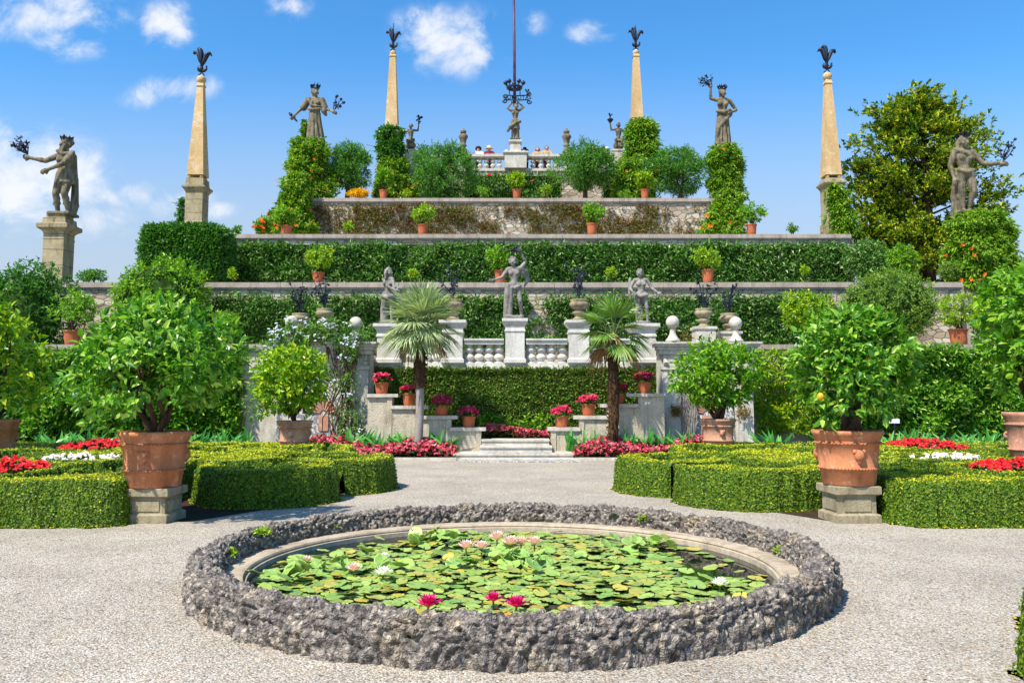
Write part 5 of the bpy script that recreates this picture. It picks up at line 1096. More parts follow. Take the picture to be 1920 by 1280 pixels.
def limbs(mb, base, targets, r0, rg, kink=.12):
    b = Vector(base)
    for tg in targets:
        e = Vector(tg); n = 5; pts = []; L = (e-b).length
        for i in range(n+1):
            t = i/n; p = b.lerp(e, t)+Vector((0, 0, 1))*L*.10*math.sin(t*3.14)*-1
            if 0 < i < n: p += Vector(rg.normal(0, kink*L*.35, 3))
            pts.append(p)
        mb.tube(pts, [r0*(1-.78*i/n) for i in range(n+1)], 7)
def potted(px, top, bot, wpx, Y, cr, label, leaf='citrus', L=.1, n=300, k=7, group=None, pot='terra_small', fancy=0, big=False, trunks=4, fruit=0, cat='potted tree', depth=1.0, name='potted_tree', lump=.3, gaps=0.0, seed=None, tr=None, stake=False, wl=.5, zbot=None, lean=0):
    rg = np.random.default_rng(seed if seed is not None else int(px*7+top))
    z1 = PZ(top, Y); z0 = PZ(bot, Y) if zbot is None else zbot; x = PX(px, Y, z1); rt = M(wpx, Y)/2; rb = rt*.73
    t = thing(name, label, cat, (x, Y, z0), group)
    mb = MB(); pot_body(mb, x, Y, z0, z1, rt, rb, fancy); po = mb.build('pot', pot, t, True)
    if fancy:
        mb = MB(); zz = z0+(z1-z0)*.56; rr = (rb+(rt*.9-rb)*.58)
        for a in (-1.57, -1.57+2.1, -1.57-2.1):
            c = Vector((x+rr*math.cos(a), Y+rr*math.sin(a), zz)); mb.ball(c, rt*.14, 12, 8, 0, (1, 1, 1.25)); mb.ball(c+Vector((0, 0, -rt*.15)), rt*.07, 10, 6)
            for s in (-1, 1): mb.ball(c+Vector((-s*math.sin(a)*rt*.12, s*math.cos(a)*rt*.12, rt*.11)), rt*.07, 10, 6)
        mb.build('mask_relief', pot, po, True)
        for hh in (.31, .77):
            mb = MB(); r_ = rb+(rt*.9-rb)*(hh/.9)+.016
            m = 56
            for q in range(m):
                a = 6.283*q/m; b_ = a+6.283/m*.9
                mb.tube([(x+r_*math.cos(a), Y+r_*math.sin(a), z0+(z1-z0)*(hh-.012)), (x+r_*math.cos(b_), Y+r_*math.sin(b_), z0+(z1-z0)*(hh+.012))], .014, 4)
            mb.build('rope_band', pot, po, True)
    mb = MB(); mb.lathe([(0, 0), (rt*.85, -.005)], (x, Y, z1-(z1-z0)*.05), 20); mb.build('soil', 'soil', t)
    zc = PZ(cr[1], Y); xc = PX(cr[0], Y, zc); rx, rz = M(cr[2], Y), M(cr[3], Y); sh = min(L*.75, rx*.3); rx -= sh; rz -= sh; ry = rx*depth
    c = (xc, Y+lean, zc); tips, drs = crown_tips(c, (rx, ry, rz), n, rg, lump, .3, .45, gaps)
    rho = np.hypot((tips[:, 0]-xc)/rx, (tips[:, 1]-Y-lean)/ry); keep = tips[:, 2] > z1+rz*np.where(rho < .62, .42 if big else .2, .04); tips, drs = tips[keep], drs[keep]
    mb = MB(); twigs(mb, tips, drs, k, L, L*wl, L*1.1, rg, 0, .2, big)
    mb.build('crown', leaf, t)
    mb = MB(); b = (x, Y, z1-.05); tg = [(xc+rx*.55*math.cos(a)*rg.uniform(.5, 1), Y+lean+ry*.5*math.sin(a), zc+rz*rg.uniform(-.15, .4)) for a in np.linspace(0, 6.283, trunks+1)[:-1]+.3]
    r0 = tr if tr else rt*.14
    limbs(mb, b, tg, r0, rg); 
    if big:
        for tgt in tg:
            limbs(mb, Vector(b).lerp(Vector(tgt), .55), [Vector(tgt)+Vector(rg.normal(0, .35, 3))*rx*.7 for _ in range(3)], r0*.4, rg)
    mb.build('trunk', 'bark', t, True)
    if stake: mb = MB(); mb.tube([b, (x+.05, Y-.05, zc)], .02, 5); mb.build('stake', 'iron', t)
    for q in range(fruit):
        i = rg.integers(0, len(tips)); p = tips[i]+np.array((0, -.05, -.03)); mb = MB(); mb.ball(p, .045, 10, 7, 0, (1, 1, 1.15)); mb.build('fruit', 'fruit', t, True)
    return t
G1 = 'big terracotta pots at the pond corners'
YB = 11.73
potted(292, 808, 911, 131, YB, (292, 680, 162, 122), 'large potted lemon tree left of the pond, in a reddish pot on a block', 'citrus', .135, 980, 7, 'citrus trees in large relief pots by the pond', 'terra', 1, True, 6, 0, depth=.95, seed=11, tr=.05, wl=.52, gaps=.06)
potted(1588, 806, 907, 128, YB, (1605, 680, 140, 128), 'large potted lemon tree right of the pond, with a few yellow fruits', 'citrus', .135, 980, 7, 'citrus trees in large relief pots by the pond', 'terra', 1, True, 4, 9, depth=.95, seed=12, tr=.08, wl=.5, gaps=.06)
for px, yt, lab in ((300, 911, 'square stone plinth under the left large lemon pot'), (1590, 907, 'mossy square stone plinth under the right large lemon pot')):
    zt = PZ(yt, YB)-.003; x = PX(px-8 if px < 900 else px, YB, zt); a = math.radians(-3 if px < 900 else 4); mb = MB()
    mb.sq(x, YB, [(.30, 0), (.30, .10), (.285, .115), (.255, .125), (.255, zt-.13), (.285, zt-.115), (.31, zt-.1), (.31, zt-.012), (.30, zt)], a)
    o = mb.build('stone_plinth', 'plinth', None, loc=(x, YB, 0)); tag(o, lab, 'plinth', 'stone plinths under the large pots')
    mb = MB()
    for s in range(4):
        b = a+s*math.pi/2; ux, uy = math.cos(b), math.sin(b); cx, cy = x+ux*.256, YB+uy*.256
        mb.box(cx-.008, cx+.012, cy-.18, cy+.18, .155, zt-.165, 0, b, (cx, cy))
    mb.build('raised_panel', 'plinth', o)
potted(553, 788, 838, 67, 20.0, (545, 712, 75, 75), 'round yellow-green citrus in a pale pot with a small crest, in the left parterre', 'citrus_y', .15, 520, 8, 'round-headed citrus pots in the parterre', 'terra_pale', 1, False, 5, seed=13, depth=.95, lump=.12, tr=.04, stake=True, zbot=.44)
potted(1346, 785, 836, 67, 20.0, (1345, 703, 88, 72), 'mushroom-headed citrus on several bare stems in a pale pot, right parterre', 'brightleaf', .15, 520, 8, 'round-headed citrus pots in the parterre', 'terra_pale', 1, False, 6, seed=14, depth=.9, lump=.2, tr=.06, zbot=.44)
for px, lab in ((553, 'block under the round yellow-green citrus pot, hidden in box'), (1346, 'block under the mushroom-headed citrus pot, hidden in box')):
    x = PX(px, 20, .4); mb = MB(); mb.sq(x, 20, [(.42, 0), (.42, .1), (.38, .12), (.38, .4), (.42, .42), (.42, .437)]); o = mb.build('stone_plinth', 'plinth', None, loc=(x, 20, 0)); tag(o, lab, 'plinth')
potted(-8, 786, 838, 84, 18.5, (-42, 655, 125, 125), 'yellow-leaved citrus cut off by the left border, in a brown pot', 'citrus_y', .2, 420, 7, None, 'terra', 1, True, 5, seed=15, lump=.35, tr=.06, zbot=.3)
potted(1930, 772, 838, 92, 17.0, (1945, 610, 122, 172), 'tall large-leaved citrus cut off by the right border, in a bleached pot', 'brightleaf', .2, 520, 7, None, 'terra_pale', 1, True, 5, 3, seed=16, lump=.4, tr=.06, zbot=.3)
for x, z in ((PX(-8, 18.5, .3), .297), (PX(1930, 17.0, .3), .297)):
    yy = 18.5 if x < 0 else 17.0; mb = MB(); mb.sq(x, yy, [(.45, 0), (.45, .08), (.4, .1), (.4, z)]); o = mb.build('stone_plinth', 'plinth', None, loc=(x, yy, 0)); tag(o, 'low block under the citrus pot at the %s border' % ('left' if x < 0 else 'right'), 'plinth')
# little trees on the copings of the terraces
GT = 'small potted trees standing on the terrace copings'
TR = [  # px, pot top, pot bottom, pot width, wall, crown, label, leaf
    (537, 424, 440.5, 23, Y3, (533, 405, 29, 22), 'small potted tree at the left end of the rubble wall, next to orange flowers', 'brightleaf'),
    (793, 422, 440.5, 22, Y3, (793, 399, 28, 20), 'small yellow-green potted tree in front of the rubble wall, left of centre', 'citrus_y'),
    (1110, 420, 440.5, 22, Y3, (1114, 396, 27, 23), 'small deep green potted tree in front of the rubble wall, right of centre', 'brightleaf'),
    (1409, 421, 440.5, 21, Y3, (1410, 399, 33, 24), 'small potted tree against the sky at the right end of the third wall', 'brightleaf'),
    (597, 511, 530.5, 25, Y2, (601, 481, 30, 26), 'bright potted tree on the coping before the laurel hedge, above the left urns', 'citrus_y'),
    (938, 507, 530.5, 24, Y2, (934, 481, 28, 26), 'potted tree on the coping right behind the winged statue', 'brightleaf'),
    (1327, 506, 530.5, 24, Y2, (1326, 483, 33, 24), 'yellowish potted tree on the coping above the right urns', 'citrus_y'),
    (719, 357, 373, 17, Y4, (721, 334, 22, 22), 'tiny potted tree under the left inner obelisk on the top wall', 'brightleaf'),
    (969, 356, 373, 18, Y4, (968, 338, 22, 19), 'tiny potted tree at the middle of the top wall below the central statue', 'citrus_y'),
    (1209, 356, 373, 17, Y4, (1208, 336, 22, 21), 'tiny potted tree under the right inner obelisk on the top wall', 'citrus_y'),
    (137, 620, 646.5, 36, Y1, (140, 575, 45, 36), 'potted tree on the lowest wall at far left with a bare stem', 'brightleaf'),
    (431, 619, 646.5, 20, Y1, (424, 596, 30, 20), 'potted shrub on the lowest wall behind the left large lemon crown', 'brightleaf'),
    (1796, 617, 646.5, 36, Y1, (1800, 577, 44, 34), 'potted yellow-green tree on the lowest wall at far right', 'citrus_y'),
]
for a in TR:
    potted(a[0], a[1], a[2], a[3], a[4]+.16, a[5], a[6], a[7], M(6.5, a[4]), 170 if a[3] < 30 else 260, 7, GT, 'terra_small', 0, False, 4, depth=.9, lump=.28, gaps=.08)
# crimson cyclamen pots on the parapets
GC = 'pots of crimson cyclamen on the stepped stair parapets'
CYC = [(716, 717, 738, 29, 0, 'cyclamen pot on the highest step of the left parapet'), (767, 737, 760, 27, 1, 'cyclamen pot on the left parapet, second from the top, beside the slender palm trunk'), (828, 759, 779.5, 30, 2, 'magenta cyclamen pot on the left parapet, second from the bottom'), (879, 780, 801.5, 28, 3, 'cyclamen pot on the lowest step of the left parapet'),
       (1053, 779, 801, 28, 4, 'pink cyclamen pot on the lowest step of the right parapet'), (1103, 757, 779, 28, 5, 'cyclamen pot on the right parapet just left of the thick palm trunk'), (1160, 737, 757.5, 27, 6, 'cyclamen pot on the right parapet half hidden by the thick palm trunk'), (1208, 716, 737.5, 29, 7, 'cyclamen pot on the highest step of the right parapet')]
for px, top, bot, w, sd, lab in CYC:
    Y = YS+.18; z1, z0 = PZ(top, Y), PZ(bot, Y); x = PX(px, Y, z1); rt = M(w, Y)/2; rg = np.random.default_rng(200+sd)
    t = thing('potted_cyclamen', lab, 'potted plant', (x, Y, z0), GC)
    mb = MB(); pot_body(mb, x, Y, z0, z1, rt, rt*.72); mb.build('pot', 'terra_small', t, True)
    n = 70; d = nrm(rg.normal(size=(n, 3))); d[:, 2] = np.abs(d[:, 2]); rr = M(20, Y)
    pt = d*np.array((rr, rr*.9, M(15, Y)))*rg.uniform(.55, 1, (n, 1))+np.array((x, Y, z1+.03))
    mb = MB(); twigs(mb, pt[:40]*1.0-np.array((0, 0, .03)), d[:40]+UP*.2, 5, .1, .07, .05, rg, 0); mb.build('foliage', 'darkleaf', t)
    mb = MB(); q = pt[rg.random(n) < .95]; blooms(mb, q+np.array((0, -.02, .03)), .07, rg, 0, 5, np.broadcast_to(np.array((0, -.5, .7)), q.shape)); mb.build('blooms', 'cyclamen', t)

# ------------------------------------------------------------------ hedges and climbers
def climber(name, label, cat, px0, px1, py0, py1, Y, leaf, L, n, k=6, thick=.35, core=True, rough_top=.1, density=None, seed=1, flowers=None, wl=.42, kind=None, corem='darkleafcore', group=None, side=.0):
    rg = np.random.default_rng(seed); z1, z0 = PZ(py0, Y), PZ(py1, Y); x0, x1 = PX(px0, Y, (z0+z1)/2), PX(px1, Y, (z0+z1)/2)
    m = int(n*1.0); q = rg.random((m, 2)); X = x0+(x1-x0)*q[:, 0]; Zt = z1-rough_top*rg.random(m)*(1+np.sin(X*1.7+seed)*.6); Z = z0+(Zt-z0)*q[:, 1]
    bulge = (vnoise(X*1.1+50, Z*1.3+50, seed)-.5)*thick*.9
    Yp = Y-thick*.35-bulge-rg.uniform(-.12, .12, m)*thick*1.6
    if density is not None: kp = rg.random(m) < density(X, Z, q); X, Z, Yp = X[kp], Z[kp], Yp[kp]
    tips = np.stack([X, Yp, Z], 1); d = np.stack([rg.normal(0, .45, len(X)), -np.ones(len(X))*.8, .3+rg.normal(0, .35, len(X))], 1)
    mb = MB(); twigs(mb, tips, d, k, L, L*wl, L*1.2, rg, 0, .15)
    # top fringe
    mt = int(n*.06); xt = rg.uniform(x0, x1, mt); tp = np.stack([xt, Y-thick*.4+rg.uniform(-.2, .3, mt)*thick, z1+rg.uniform(-.05, .05, mt)], 1)
    if density is None: twigs(mb, tp, np.stack([rg.normal(0, .3, mt), rg.normal(-.3, .3, mt), np.ones(mt)], 1), k, L, L*wl, L*1.2, rg, 0, .1)
    mats = [leaf]
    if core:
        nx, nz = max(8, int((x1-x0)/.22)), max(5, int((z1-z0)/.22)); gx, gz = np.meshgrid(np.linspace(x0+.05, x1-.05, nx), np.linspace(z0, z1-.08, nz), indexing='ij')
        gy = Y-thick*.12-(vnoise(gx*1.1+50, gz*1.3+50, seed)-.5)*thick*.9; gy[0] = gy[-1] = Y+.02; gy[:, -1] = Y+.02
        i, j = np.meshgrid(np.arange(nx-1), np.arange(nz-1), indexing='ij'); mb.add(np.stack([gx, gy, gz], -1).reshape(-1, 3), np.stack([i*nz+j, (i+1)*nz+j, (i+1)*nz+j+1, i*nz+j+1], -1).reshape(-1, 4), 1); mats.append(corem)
    if flowers:
        for fm, cnt, r, sel in flowers:
            mats.append(fm); ii = rg.choice(len(tips), min(cnt, len(tips)), replace=False)
            if sel is not None: ii = ii[sel(tips[ii, 0], tips[ii, 2])]
            if len(ii): blooms(mb, tips[ii]+np.array((0, -.12, .02)), r, rg, len(mats)-1, 5, np.broadcast_to(np.array((0, -1., .4)), (len(ii), 3)))
    o = mb.build(name, mats, None, False, loc=((x0+x1)/2, Y, z0)); tag(o, label, cat, group, kind); return o
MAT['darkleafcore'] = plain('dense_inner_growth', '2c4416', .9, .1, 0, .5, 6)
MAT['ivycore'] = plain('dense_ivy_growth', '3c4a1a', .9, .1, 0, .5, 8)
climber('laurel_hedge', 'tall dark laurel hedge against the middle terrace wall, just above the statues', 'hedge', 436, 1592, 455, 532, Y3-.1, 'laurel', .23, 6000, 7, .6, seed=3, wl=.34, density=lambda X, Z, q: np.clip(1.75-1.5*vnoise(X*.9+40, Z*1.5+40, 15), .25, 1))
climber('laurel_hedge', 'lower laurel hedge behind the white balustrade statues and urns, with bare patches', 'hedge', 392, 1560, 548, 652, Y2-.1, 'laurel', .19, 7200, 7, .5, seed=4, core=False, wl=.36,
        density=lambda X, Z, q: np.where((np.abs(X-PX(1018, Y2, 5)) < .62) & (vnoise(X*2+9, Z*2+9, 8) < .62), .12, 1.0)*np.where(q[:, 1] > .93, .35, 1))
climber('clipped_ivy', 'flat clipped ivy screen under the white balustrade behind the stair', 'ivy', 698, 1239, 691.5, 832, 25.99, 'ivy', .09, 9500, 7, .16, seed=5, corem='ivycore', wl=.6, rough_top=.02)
climber('bright_ivy', 'brighter leafy growth at the foot of the ivy screen behind the red begonias', 'ivy', 900, 1030, 778, 815, 25.7, 'brightleaf', .11, 260, 6, .3, core=False, seed=6, rough_top=.35, wl=.6)
climber('wall_creeper', 'sparse reddish and dry creeper clinging to the rubble terrace wall', 'creeper', 566, 1335, 381, 441, Y4-.02, 'dryvine', .13, 4600, 6, .25, core=False, seed=7, rough_top=.2, wl=.5,
        density=lambda X, Z, q: np.clip((vnoise(X*.7+30, Z*1.1+30, 5)-.2)*2.6, .06, 1)*np.where(X > PX(1230, Y4, 10), .3, 1))
climber('climbing_shrub', 'broad glossy climbing shrub on the lowest wall behind the left lemon tree', 'shrub', 62, 452, 652, 830, Y1-.25, 'citrus', .2, 2900, 7, .8, seed=8, rough_top=.3, density=lambda X, Z, q: np.where(q[:, 1] < .12, .35, 1))
climber('climbing_shrub', 'glossy espaliered shrub on the lowest wall behind the right lemon tree', 'shrub', 1520, 1990, 652, 815, Y1-.25, 'citrus', .2, 3200, 7, .8, seed=9, rough_top=.3)
climber('climbing_shrub', 'light green loose climber beside the right grotto wall', 'shrub', 1416, 1530, 660, 810, Y1-.3, 'citrus_y', .15, 700, 7, .5, core=False, seed=10, rough_top=.5)
climber('climbing_shrub', 'dark shrub on the lowest wall at the very left border', 'shrub', -90, 66, 650, 825, Y1-.25, 'darkleaf', .19, 900, 7, .7, seed=11, rough_top=.3)
climber('flower_hedge', 'low dark hedge with a few small red blooms at the foot of the top balustrade', 'hedge', 870, 1052, 327, 374, Y5-1.3, 'laurel', .17, 900, 7, .7, seed=12, rough_top=.3, flowers=[('redflower', 7, .1, None)])
climber('flower_hedge', 'low shrub border with yellow flowers left of the centre below the balustrade', 'hedge', 700, 790, 345, 374, Y5-1.5, 'brightleaf', .17, 380, 7, .6, seed=13, rough_top=.4, flowers=[('yellowfl', 25, .12, None)])
climber('flower_hedge', 'dark shrub border with red blooms right of the centre below the balustrade', 'hedge', 1130, 1230, 325, 374, Y5-1.4, 'laurel', .17, 520, 7, .7, seed=14, rough_top=.5, flowers=[('orange', 12, .09, None)])
def shrub(name, label, cat, cx, cy, rx, ry, Y, leaf, L, n, k=7, seed=1, trunk=None, lump=.25, depth=.9, gaps=0, flowers=None, group=None, wl=.45, zb=None, up=.35, big=False, core=None, inner=.45, tr=.1, nl=5, spread=(75, 25), bottom=None):
    rg = np.random.default_rng(seed); zc = PZ(cy, Y); xc = PX(cx, Y, zc); sh = min(L*.6, M(ry, Y)*.25); r = (M(rx, Y)-sh, (M(rx, Y)-sh)*depth, M(ry, Y)-sh); base = PZ(trunk[1], Y) if trunk else (zb if zb is not None else zc-r[2])
    xb = PX(trunk[0], Y, base) if trunk else xc
    t = thing(name, label, cat, (xb, Y, base), group)
    tips, d = crown_tips((xc, Y, zc), r, n, rg, lump, up, inner, gaps, bottom); mb = MB(); twigs(mb, tips, d, k, L, L*wl, L*1.2, rg, 0, .15, big, spread=spread); mats = [leaf]
    if core:
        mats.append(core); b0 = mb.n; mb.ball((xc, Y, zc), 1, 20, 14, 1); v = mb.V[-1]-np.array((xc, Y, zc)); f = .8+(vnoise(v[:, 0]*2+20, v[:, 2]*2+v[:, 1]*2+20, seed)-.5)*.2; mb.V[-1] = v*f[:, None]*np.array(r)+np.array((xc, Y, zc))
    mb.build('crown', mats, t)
    if flowers:
        fm, cnt, fr = flowers[:3]; mb = MB(); ii = rg.integers(0, len(tips), cnt); ii = ii[tips[ii, 1] < Y+.1*r[1]]; p = tips[ii]+np.array((0, -.15, 0)); 
        if len(p): blooms(mb, p, fr, rg, 0, 5, np.broadcast_to(np.array((0, -.8, .5)), p.shape)); mb.build('blossoms', fm, t)
    if trunk:
        mb = MB(); fk = PZ(trunk[2], Y) if len(trunk) > 2 else base+.3*(zc-base); mb.tube([(xb, Y, base-.05), (xb+.02, Y, (base+fk)/2), (xb, Y, fk)], [tr*1.25, tr, tr*.95], 8)
        limbs(mb, (xb, Y, fk-.03), [(xc+r[0]*.6*math.cos(a)*rg.uniform(.5, 1), Y+r[1]*.5*math.sin(a), zc+r[2]*rg.uniform(-.1, .5)) for a in np.linspace(0, 6.283, nl+1)[:-1]+.2], tr*.75, rg); mb.build('trunk', 'bark', t, True)
    return t
# oleander heads on the top wall
GO = 'round-headed oleander trees on the top terrace'
shrub('oleander_tree', 'round oleander tree on a dark stem beside the creeper pillar at the left', 'tree', 656, 316, 53, 52, Y4+1.6, 'olive', .25, 924, 8, 31, (651, 373, 347), .42, .9, .1, None, GO, .2, tr=.11)
shrub('oleander_tree', 'widest bushy oleander left of the top balustrade', 'tree', 832, 320, 66, 62, Y4+1.6, 'olive', .25, 1402, 8, 32, (832, 373, 355), .42, .9, .1, None, GO, .2, tr=.1)
shrub('oleander_tree', 'oleander tree with a pale forked stem right of the top balustrade', 'tree', 1096, 315, 60, 52, Y4+1.6, 'olive', .25, 1122, 8, 33, (1097, 373, 350), .42, .9, .1, None, GO, .2, tr=.12)
shrub('oleander_tree', 'outermost oleander tree on the right with sky under its crown', 'tree', 1268, 319, 62, 50, Y4+1.6, 'olive', .25, 1056, 8, 34, (1276, 373, 352), .42, .9, .1, None, GO, .2, tr=.12)
# creeper pillars
def pillar_vine(label, cx, y0, y1, wx, Y, leaf, L, n, seed, widen=0, flowers=None, cat='creeper', shift=0):
    rg = np.random.default_rng(seed); z1, z0 = PZ(y0, Y), PZ(y1, Y); xc = PX(cx, Y, z1); q = rg.random(n); z = z0+(z1-z0)*q; a = rg.uniform(0, 6.283, n)
    w = M(wx, Y)*.92*(1+widen*(1-q)**1.3)*(.62+.62*vnoise(q*7+seed, (np.sin(a)+1)*2+(np.cos(a)+1)*3, seed))*np.where(rg.random(n) < .25, rg.uniform(.3, .9, n), rg.uniform(.82, 1.12, n))*np.clip((1.02-q)*6, .55, 1)**.5; xs = xc+M(shift, Y)*(1-q)
    p = np.stack([xs+w*np.cos(a), Y+w*.75*np.sin(a), z], 1); d = np.stack([np.cos(a), np.sin(a), .25+rg.normal(0, .4, n)], 1); mb = MB(); twigs(mb, p, d, 8, L, L*.42, L*1.3, rg, 0, .5)
    s = rg.random(n) < .03; ps = p[s]
    for i in ps[:40]: e = Vector(i)+Vector((rg.normal(0, .25), -.1, rg.uniform(-.1, .3))); mb.tube([i, e], .012, 4)
    mats = [leaf]
    if flowers:
        for fm, cnt, r, sel in flowers:
            mats.append(fm); ii = rg.integers(0, n, cnt*3); ii = ii[(p[ii, 1] < Y+.1*w[ii]) & sel(q[ii], p[ii, 0]-xs[ii])][:cnt]
            if len(ii): blooms(mb, p[ii]+d[ii]*.12+np.array((0, -.1, 0)), r, rg, len(mats)-1, 5, np.stack([d[ii, 0], d[ii, 1]-.6, np.zeros(len(ii))], 1))
    o = mb.build('climbing_creeper', mats, None, False, loc=(xc, Y, z0)); tag(o, label, cat); return o
pillar_vine('broad creeper mound with orange trumpet flowers under the woman with roses', 577, 262, 373, 40, 42.8, 'vine', .2, 2100, 41, .25, [('orange', 16, .09, lambda q, x: q < .6)], shift=4)
pillar_vine('creeper spilling over the left end of the rubble wall, dotted orange', 560, 325, 440, 24, 41.2, 'vine', .2, 1500, 42, 1.1, [('orange', 24, .09, lambda q, x: q < .5)], shift=-14)
pillar_vine('thin green creeper climbing the back of the woman with roses', 571, 225, 275, 6, 43.25, 'vine', .16, 160, 43)
pillar_vine('narrow creeper wrapping the pillar under the woman raising wheat', 1360, 272, 375, 32, 42.9, 'vine', .2, 1900, 44, .05, [('orange', 5, .09, lambda q, x: q > .7)])
pillar_vine('creeper with orange flowers trailing over the right end of the rubble wall', 1364, 358, 440, 26, 41.3, 'vine', .2, 1100, 45, .9, [('orange', 18, .09, lambda q, x: q < .45)], shift=-12)
pillar_vine('dark bushy creeper wrapped round the left inner obelisk base', 733, 238, 300, 27, 45.4, 'darkleaf', .22, 950, 46, 0)
pillar_vine('leafy creeper below the left inner obelisk down to the top wall', 738, 296, 373, 32, 45.3, 'vine', .22, 850, 47, .1, [('orange', 4, .09, lambda q, x: q < 2)])
pillar_vine('bright feathery creeper swallowing the right inner obelisk base', 1203, 226, 330, 36, 45.4, 'vine', .24, 1500, 48, .1)
pillar_vine('leafy creeper with orange flowers right of the top balustrade end', 1186, 300, 373, 36, 44.8, 'vine', .22, 900, 49, .1, [('orange', 6, .09, lambda q, x: q < .7)])
pillar_vine('green creeper garland round the pedestal of the far right obelisk', 1564, 343, 440, 20, 37.7, 'vine', .2, 800, 50, .9, None, shift=14)
pillar_vine('large creeper mound with orange trumpets under the loin-clothed statue', 1836, 398, 545, 58, 33.1, 'vine', .18, 3600, 51, .35, [('orange', 28, .09, lambda q, x: (q < .6) & (x < .2))])
pillar_vine('small creeper behind the pedestal of the far left obelisk', 341, 372, 428, 8, 38.4, 'darkleaf', .18, 110, 52)
# masses left and right
def block_hedge():
    rg = np.random.default_rng(61); Y = 35.0; x0, x1 = PX(272, Y, 7), PX(432, Y, 7); z0, z1 = PZ(532, Y), PZ(425, Y); n = 2600
    a = rg.random((n, 3)); f = rg.random(n); p = np.stack([x0+(x1-x0)*a[:, 0], Y-1.0+2*a[:, 1], z0+(z1-z0)*a[:, 2]], 1); d = np.zeros((n, 3))
    top = f < .25; fr = (f >= .25) & (f < .75); le = (f >= .75) & (f < .87); ri = f >= .87
    p[top, 2] = z1; d[top] = (0, 0, 1); p[fr, 1] = Y-1; d[fr] = (0, -1, .2); p[le, 0] = x0; d[le] = (-1, -.2, .2); p[ri, 0] = x1; d[ri] = (1, -.2, .2)
    c = np.array(((x0+x1)/2, Y, (z0+z1)/2)); r = np.array(((x1-x0)/2, 1.0, (z1-z0)/2)); q = (p-c)/r; s = (np.abs(q)**5).sum(1)**.2; p = c+q/s[:, None]*r*(1+rg.normal(0, .025, (n, 1))); p[:, 2] = np.maximum(p[:, 2], z0)
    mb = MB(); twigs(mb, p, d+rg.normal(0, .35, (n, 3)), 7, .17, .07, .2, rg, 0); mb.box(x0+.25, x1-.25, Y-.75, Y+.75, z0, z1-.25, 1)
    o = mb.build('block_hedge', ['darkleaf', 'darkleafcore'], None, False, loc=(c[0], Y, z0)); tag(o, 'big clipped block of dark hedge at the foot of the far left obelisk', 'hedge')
block_hedge()
shrub('round_shrub', 'light green domed shrub in front of the clipped block hedge on the left', 'shrub', 303, 565, 92, 92, 30.5, 'brightleaf', .15, 1900, 7, 62, None, .18, .8, 0, zb=Z1-.1, core='darkleafcore', bottom=.75)
shrub('dark_shrub', 'dark green bushy tree under the bearded statue at the left border', 'shrub', 42, 590, 88, 100, 30.0, 'darkleaf', .17, 1800, 7, 63, None, .25, .8, 0, zb=Z1-.1, core='darkleafcore')
shrub('round_shrub', 'dome of pale fine-leaved shrub behind the right lemon tree', 'shrub', 1667, 575, 92, 74, 30.0, 'moss', .10, 2600, 7, 64, None, .08, .8, 0, zb=Z1-.1, core='darkleafcore', bottom=.8)
shrub('citrus_shrub', 'light leafy citrus peeping out above the left edge of the right lemon tree', 'shrub', 1508, 585, 46, 42, 28.5, 'citrus_y', .15, 420, 7, 65, None, .3, .8, 0, zb=Z1-.1)
shrub('dark_shrub', 'dark shrub behind the large-leaved citrus at the right border', 'shrub', 1880, 580, 60, 80, 29.6, 'darkleaf', .17, 900, 7, 66, None, .25, .8, 0, zb=Z1-.1, core='darkleafcore')
shrub('low_shrub', 'low yellow-green bush on the second coping beside the orange creeper', 'shrub', 1783, 508, 26, 20, 32.7, 'moss', .1, 300, 7, 67, None, .1, .8, 0, core='darkleafcore')
shrub('low_shrub', 'bright low shrub at the foot of the golden cypress', 'shrub', 1690, 487, 32, 32, 34.6, 'brightleaf', .15, 340, 7, 68, None, .3, .8, 0)
shrub('low_shrub', 'dark bush where the laurel hedge meets the golden cypress', 'shrub', 1625, 490, 44, 44, 35.8, 'laurel', .16, 620, 7, 69, None, .3, .8, 0)
shrub('sky_shrub', 'small airy tree alone against the sky right of the bearded statue pedestal', 'shrub', 175, 517, 29, 16, 33.2, 'olive', .13, 130, 7, 70, (175, 531, 524), .3, .8, .1, tr=.04)
for px, py, Y, rx, ry, b, lf, lab, sd in ((437, 513, Y2+.5, 12, 12, 531, 'citrus_y', 'tiny sapling on the second coping at the left end of the laurel hedge', 71), (445, 430, Y3+.5, 13, 10, 441, 'olive', 'tiny sapling against the sky left of the orange flowers', 72), (1487, 428, Y3+.5, 13, 11, 441, 'olive', 'thin bare sapling against the sky on the third coping at right', 73),
                                    (1509, 507, Y2+.5, 11, 12, 531, 'citrus_y', 'tiny yellowish sapling on the second coping at right', 74), (653, 424, Y3+.5, 12, 11, 441, 'citrus_y', 'small yellow-green sapling before the rubble wall', 75), (1146, 510, Y2+.5, 13, 12, 531, 'citrus_y', 'small yellowish sapling between the middle and right statues', 76), (775, 512, Y2+.5, 12, 11, 531, 'citrus_y', 'small sapling above the silver palm crown', 77),
                                    (763, 362, Y4+.5, 11, 9, 373, 'citrus_y', 'small bright bush on the top wall left of the widest oleander', 78), (1023, 356, Y4+.5, 14, 13, 373, 'citrus_y', 'small yellow-green bush on the top wall right of centre', 79), (905, 358, Y4+.5, 16, 13, 373, 'brightleaf', 'small green bush on the top wall left of centre', 80), (1172, 364, Y4+.5, 13, 9, 373, 'brightleaf', 'small bush on the top wall beside the right inner obelisk', 81)):
    shrub('sapling', lab, 'plant', px, py, rx, ry, Y, lf, .12, 60, 6, sd, (px, b, (b+py)/2), .3, .8, .1, tr=.025, nl=3)
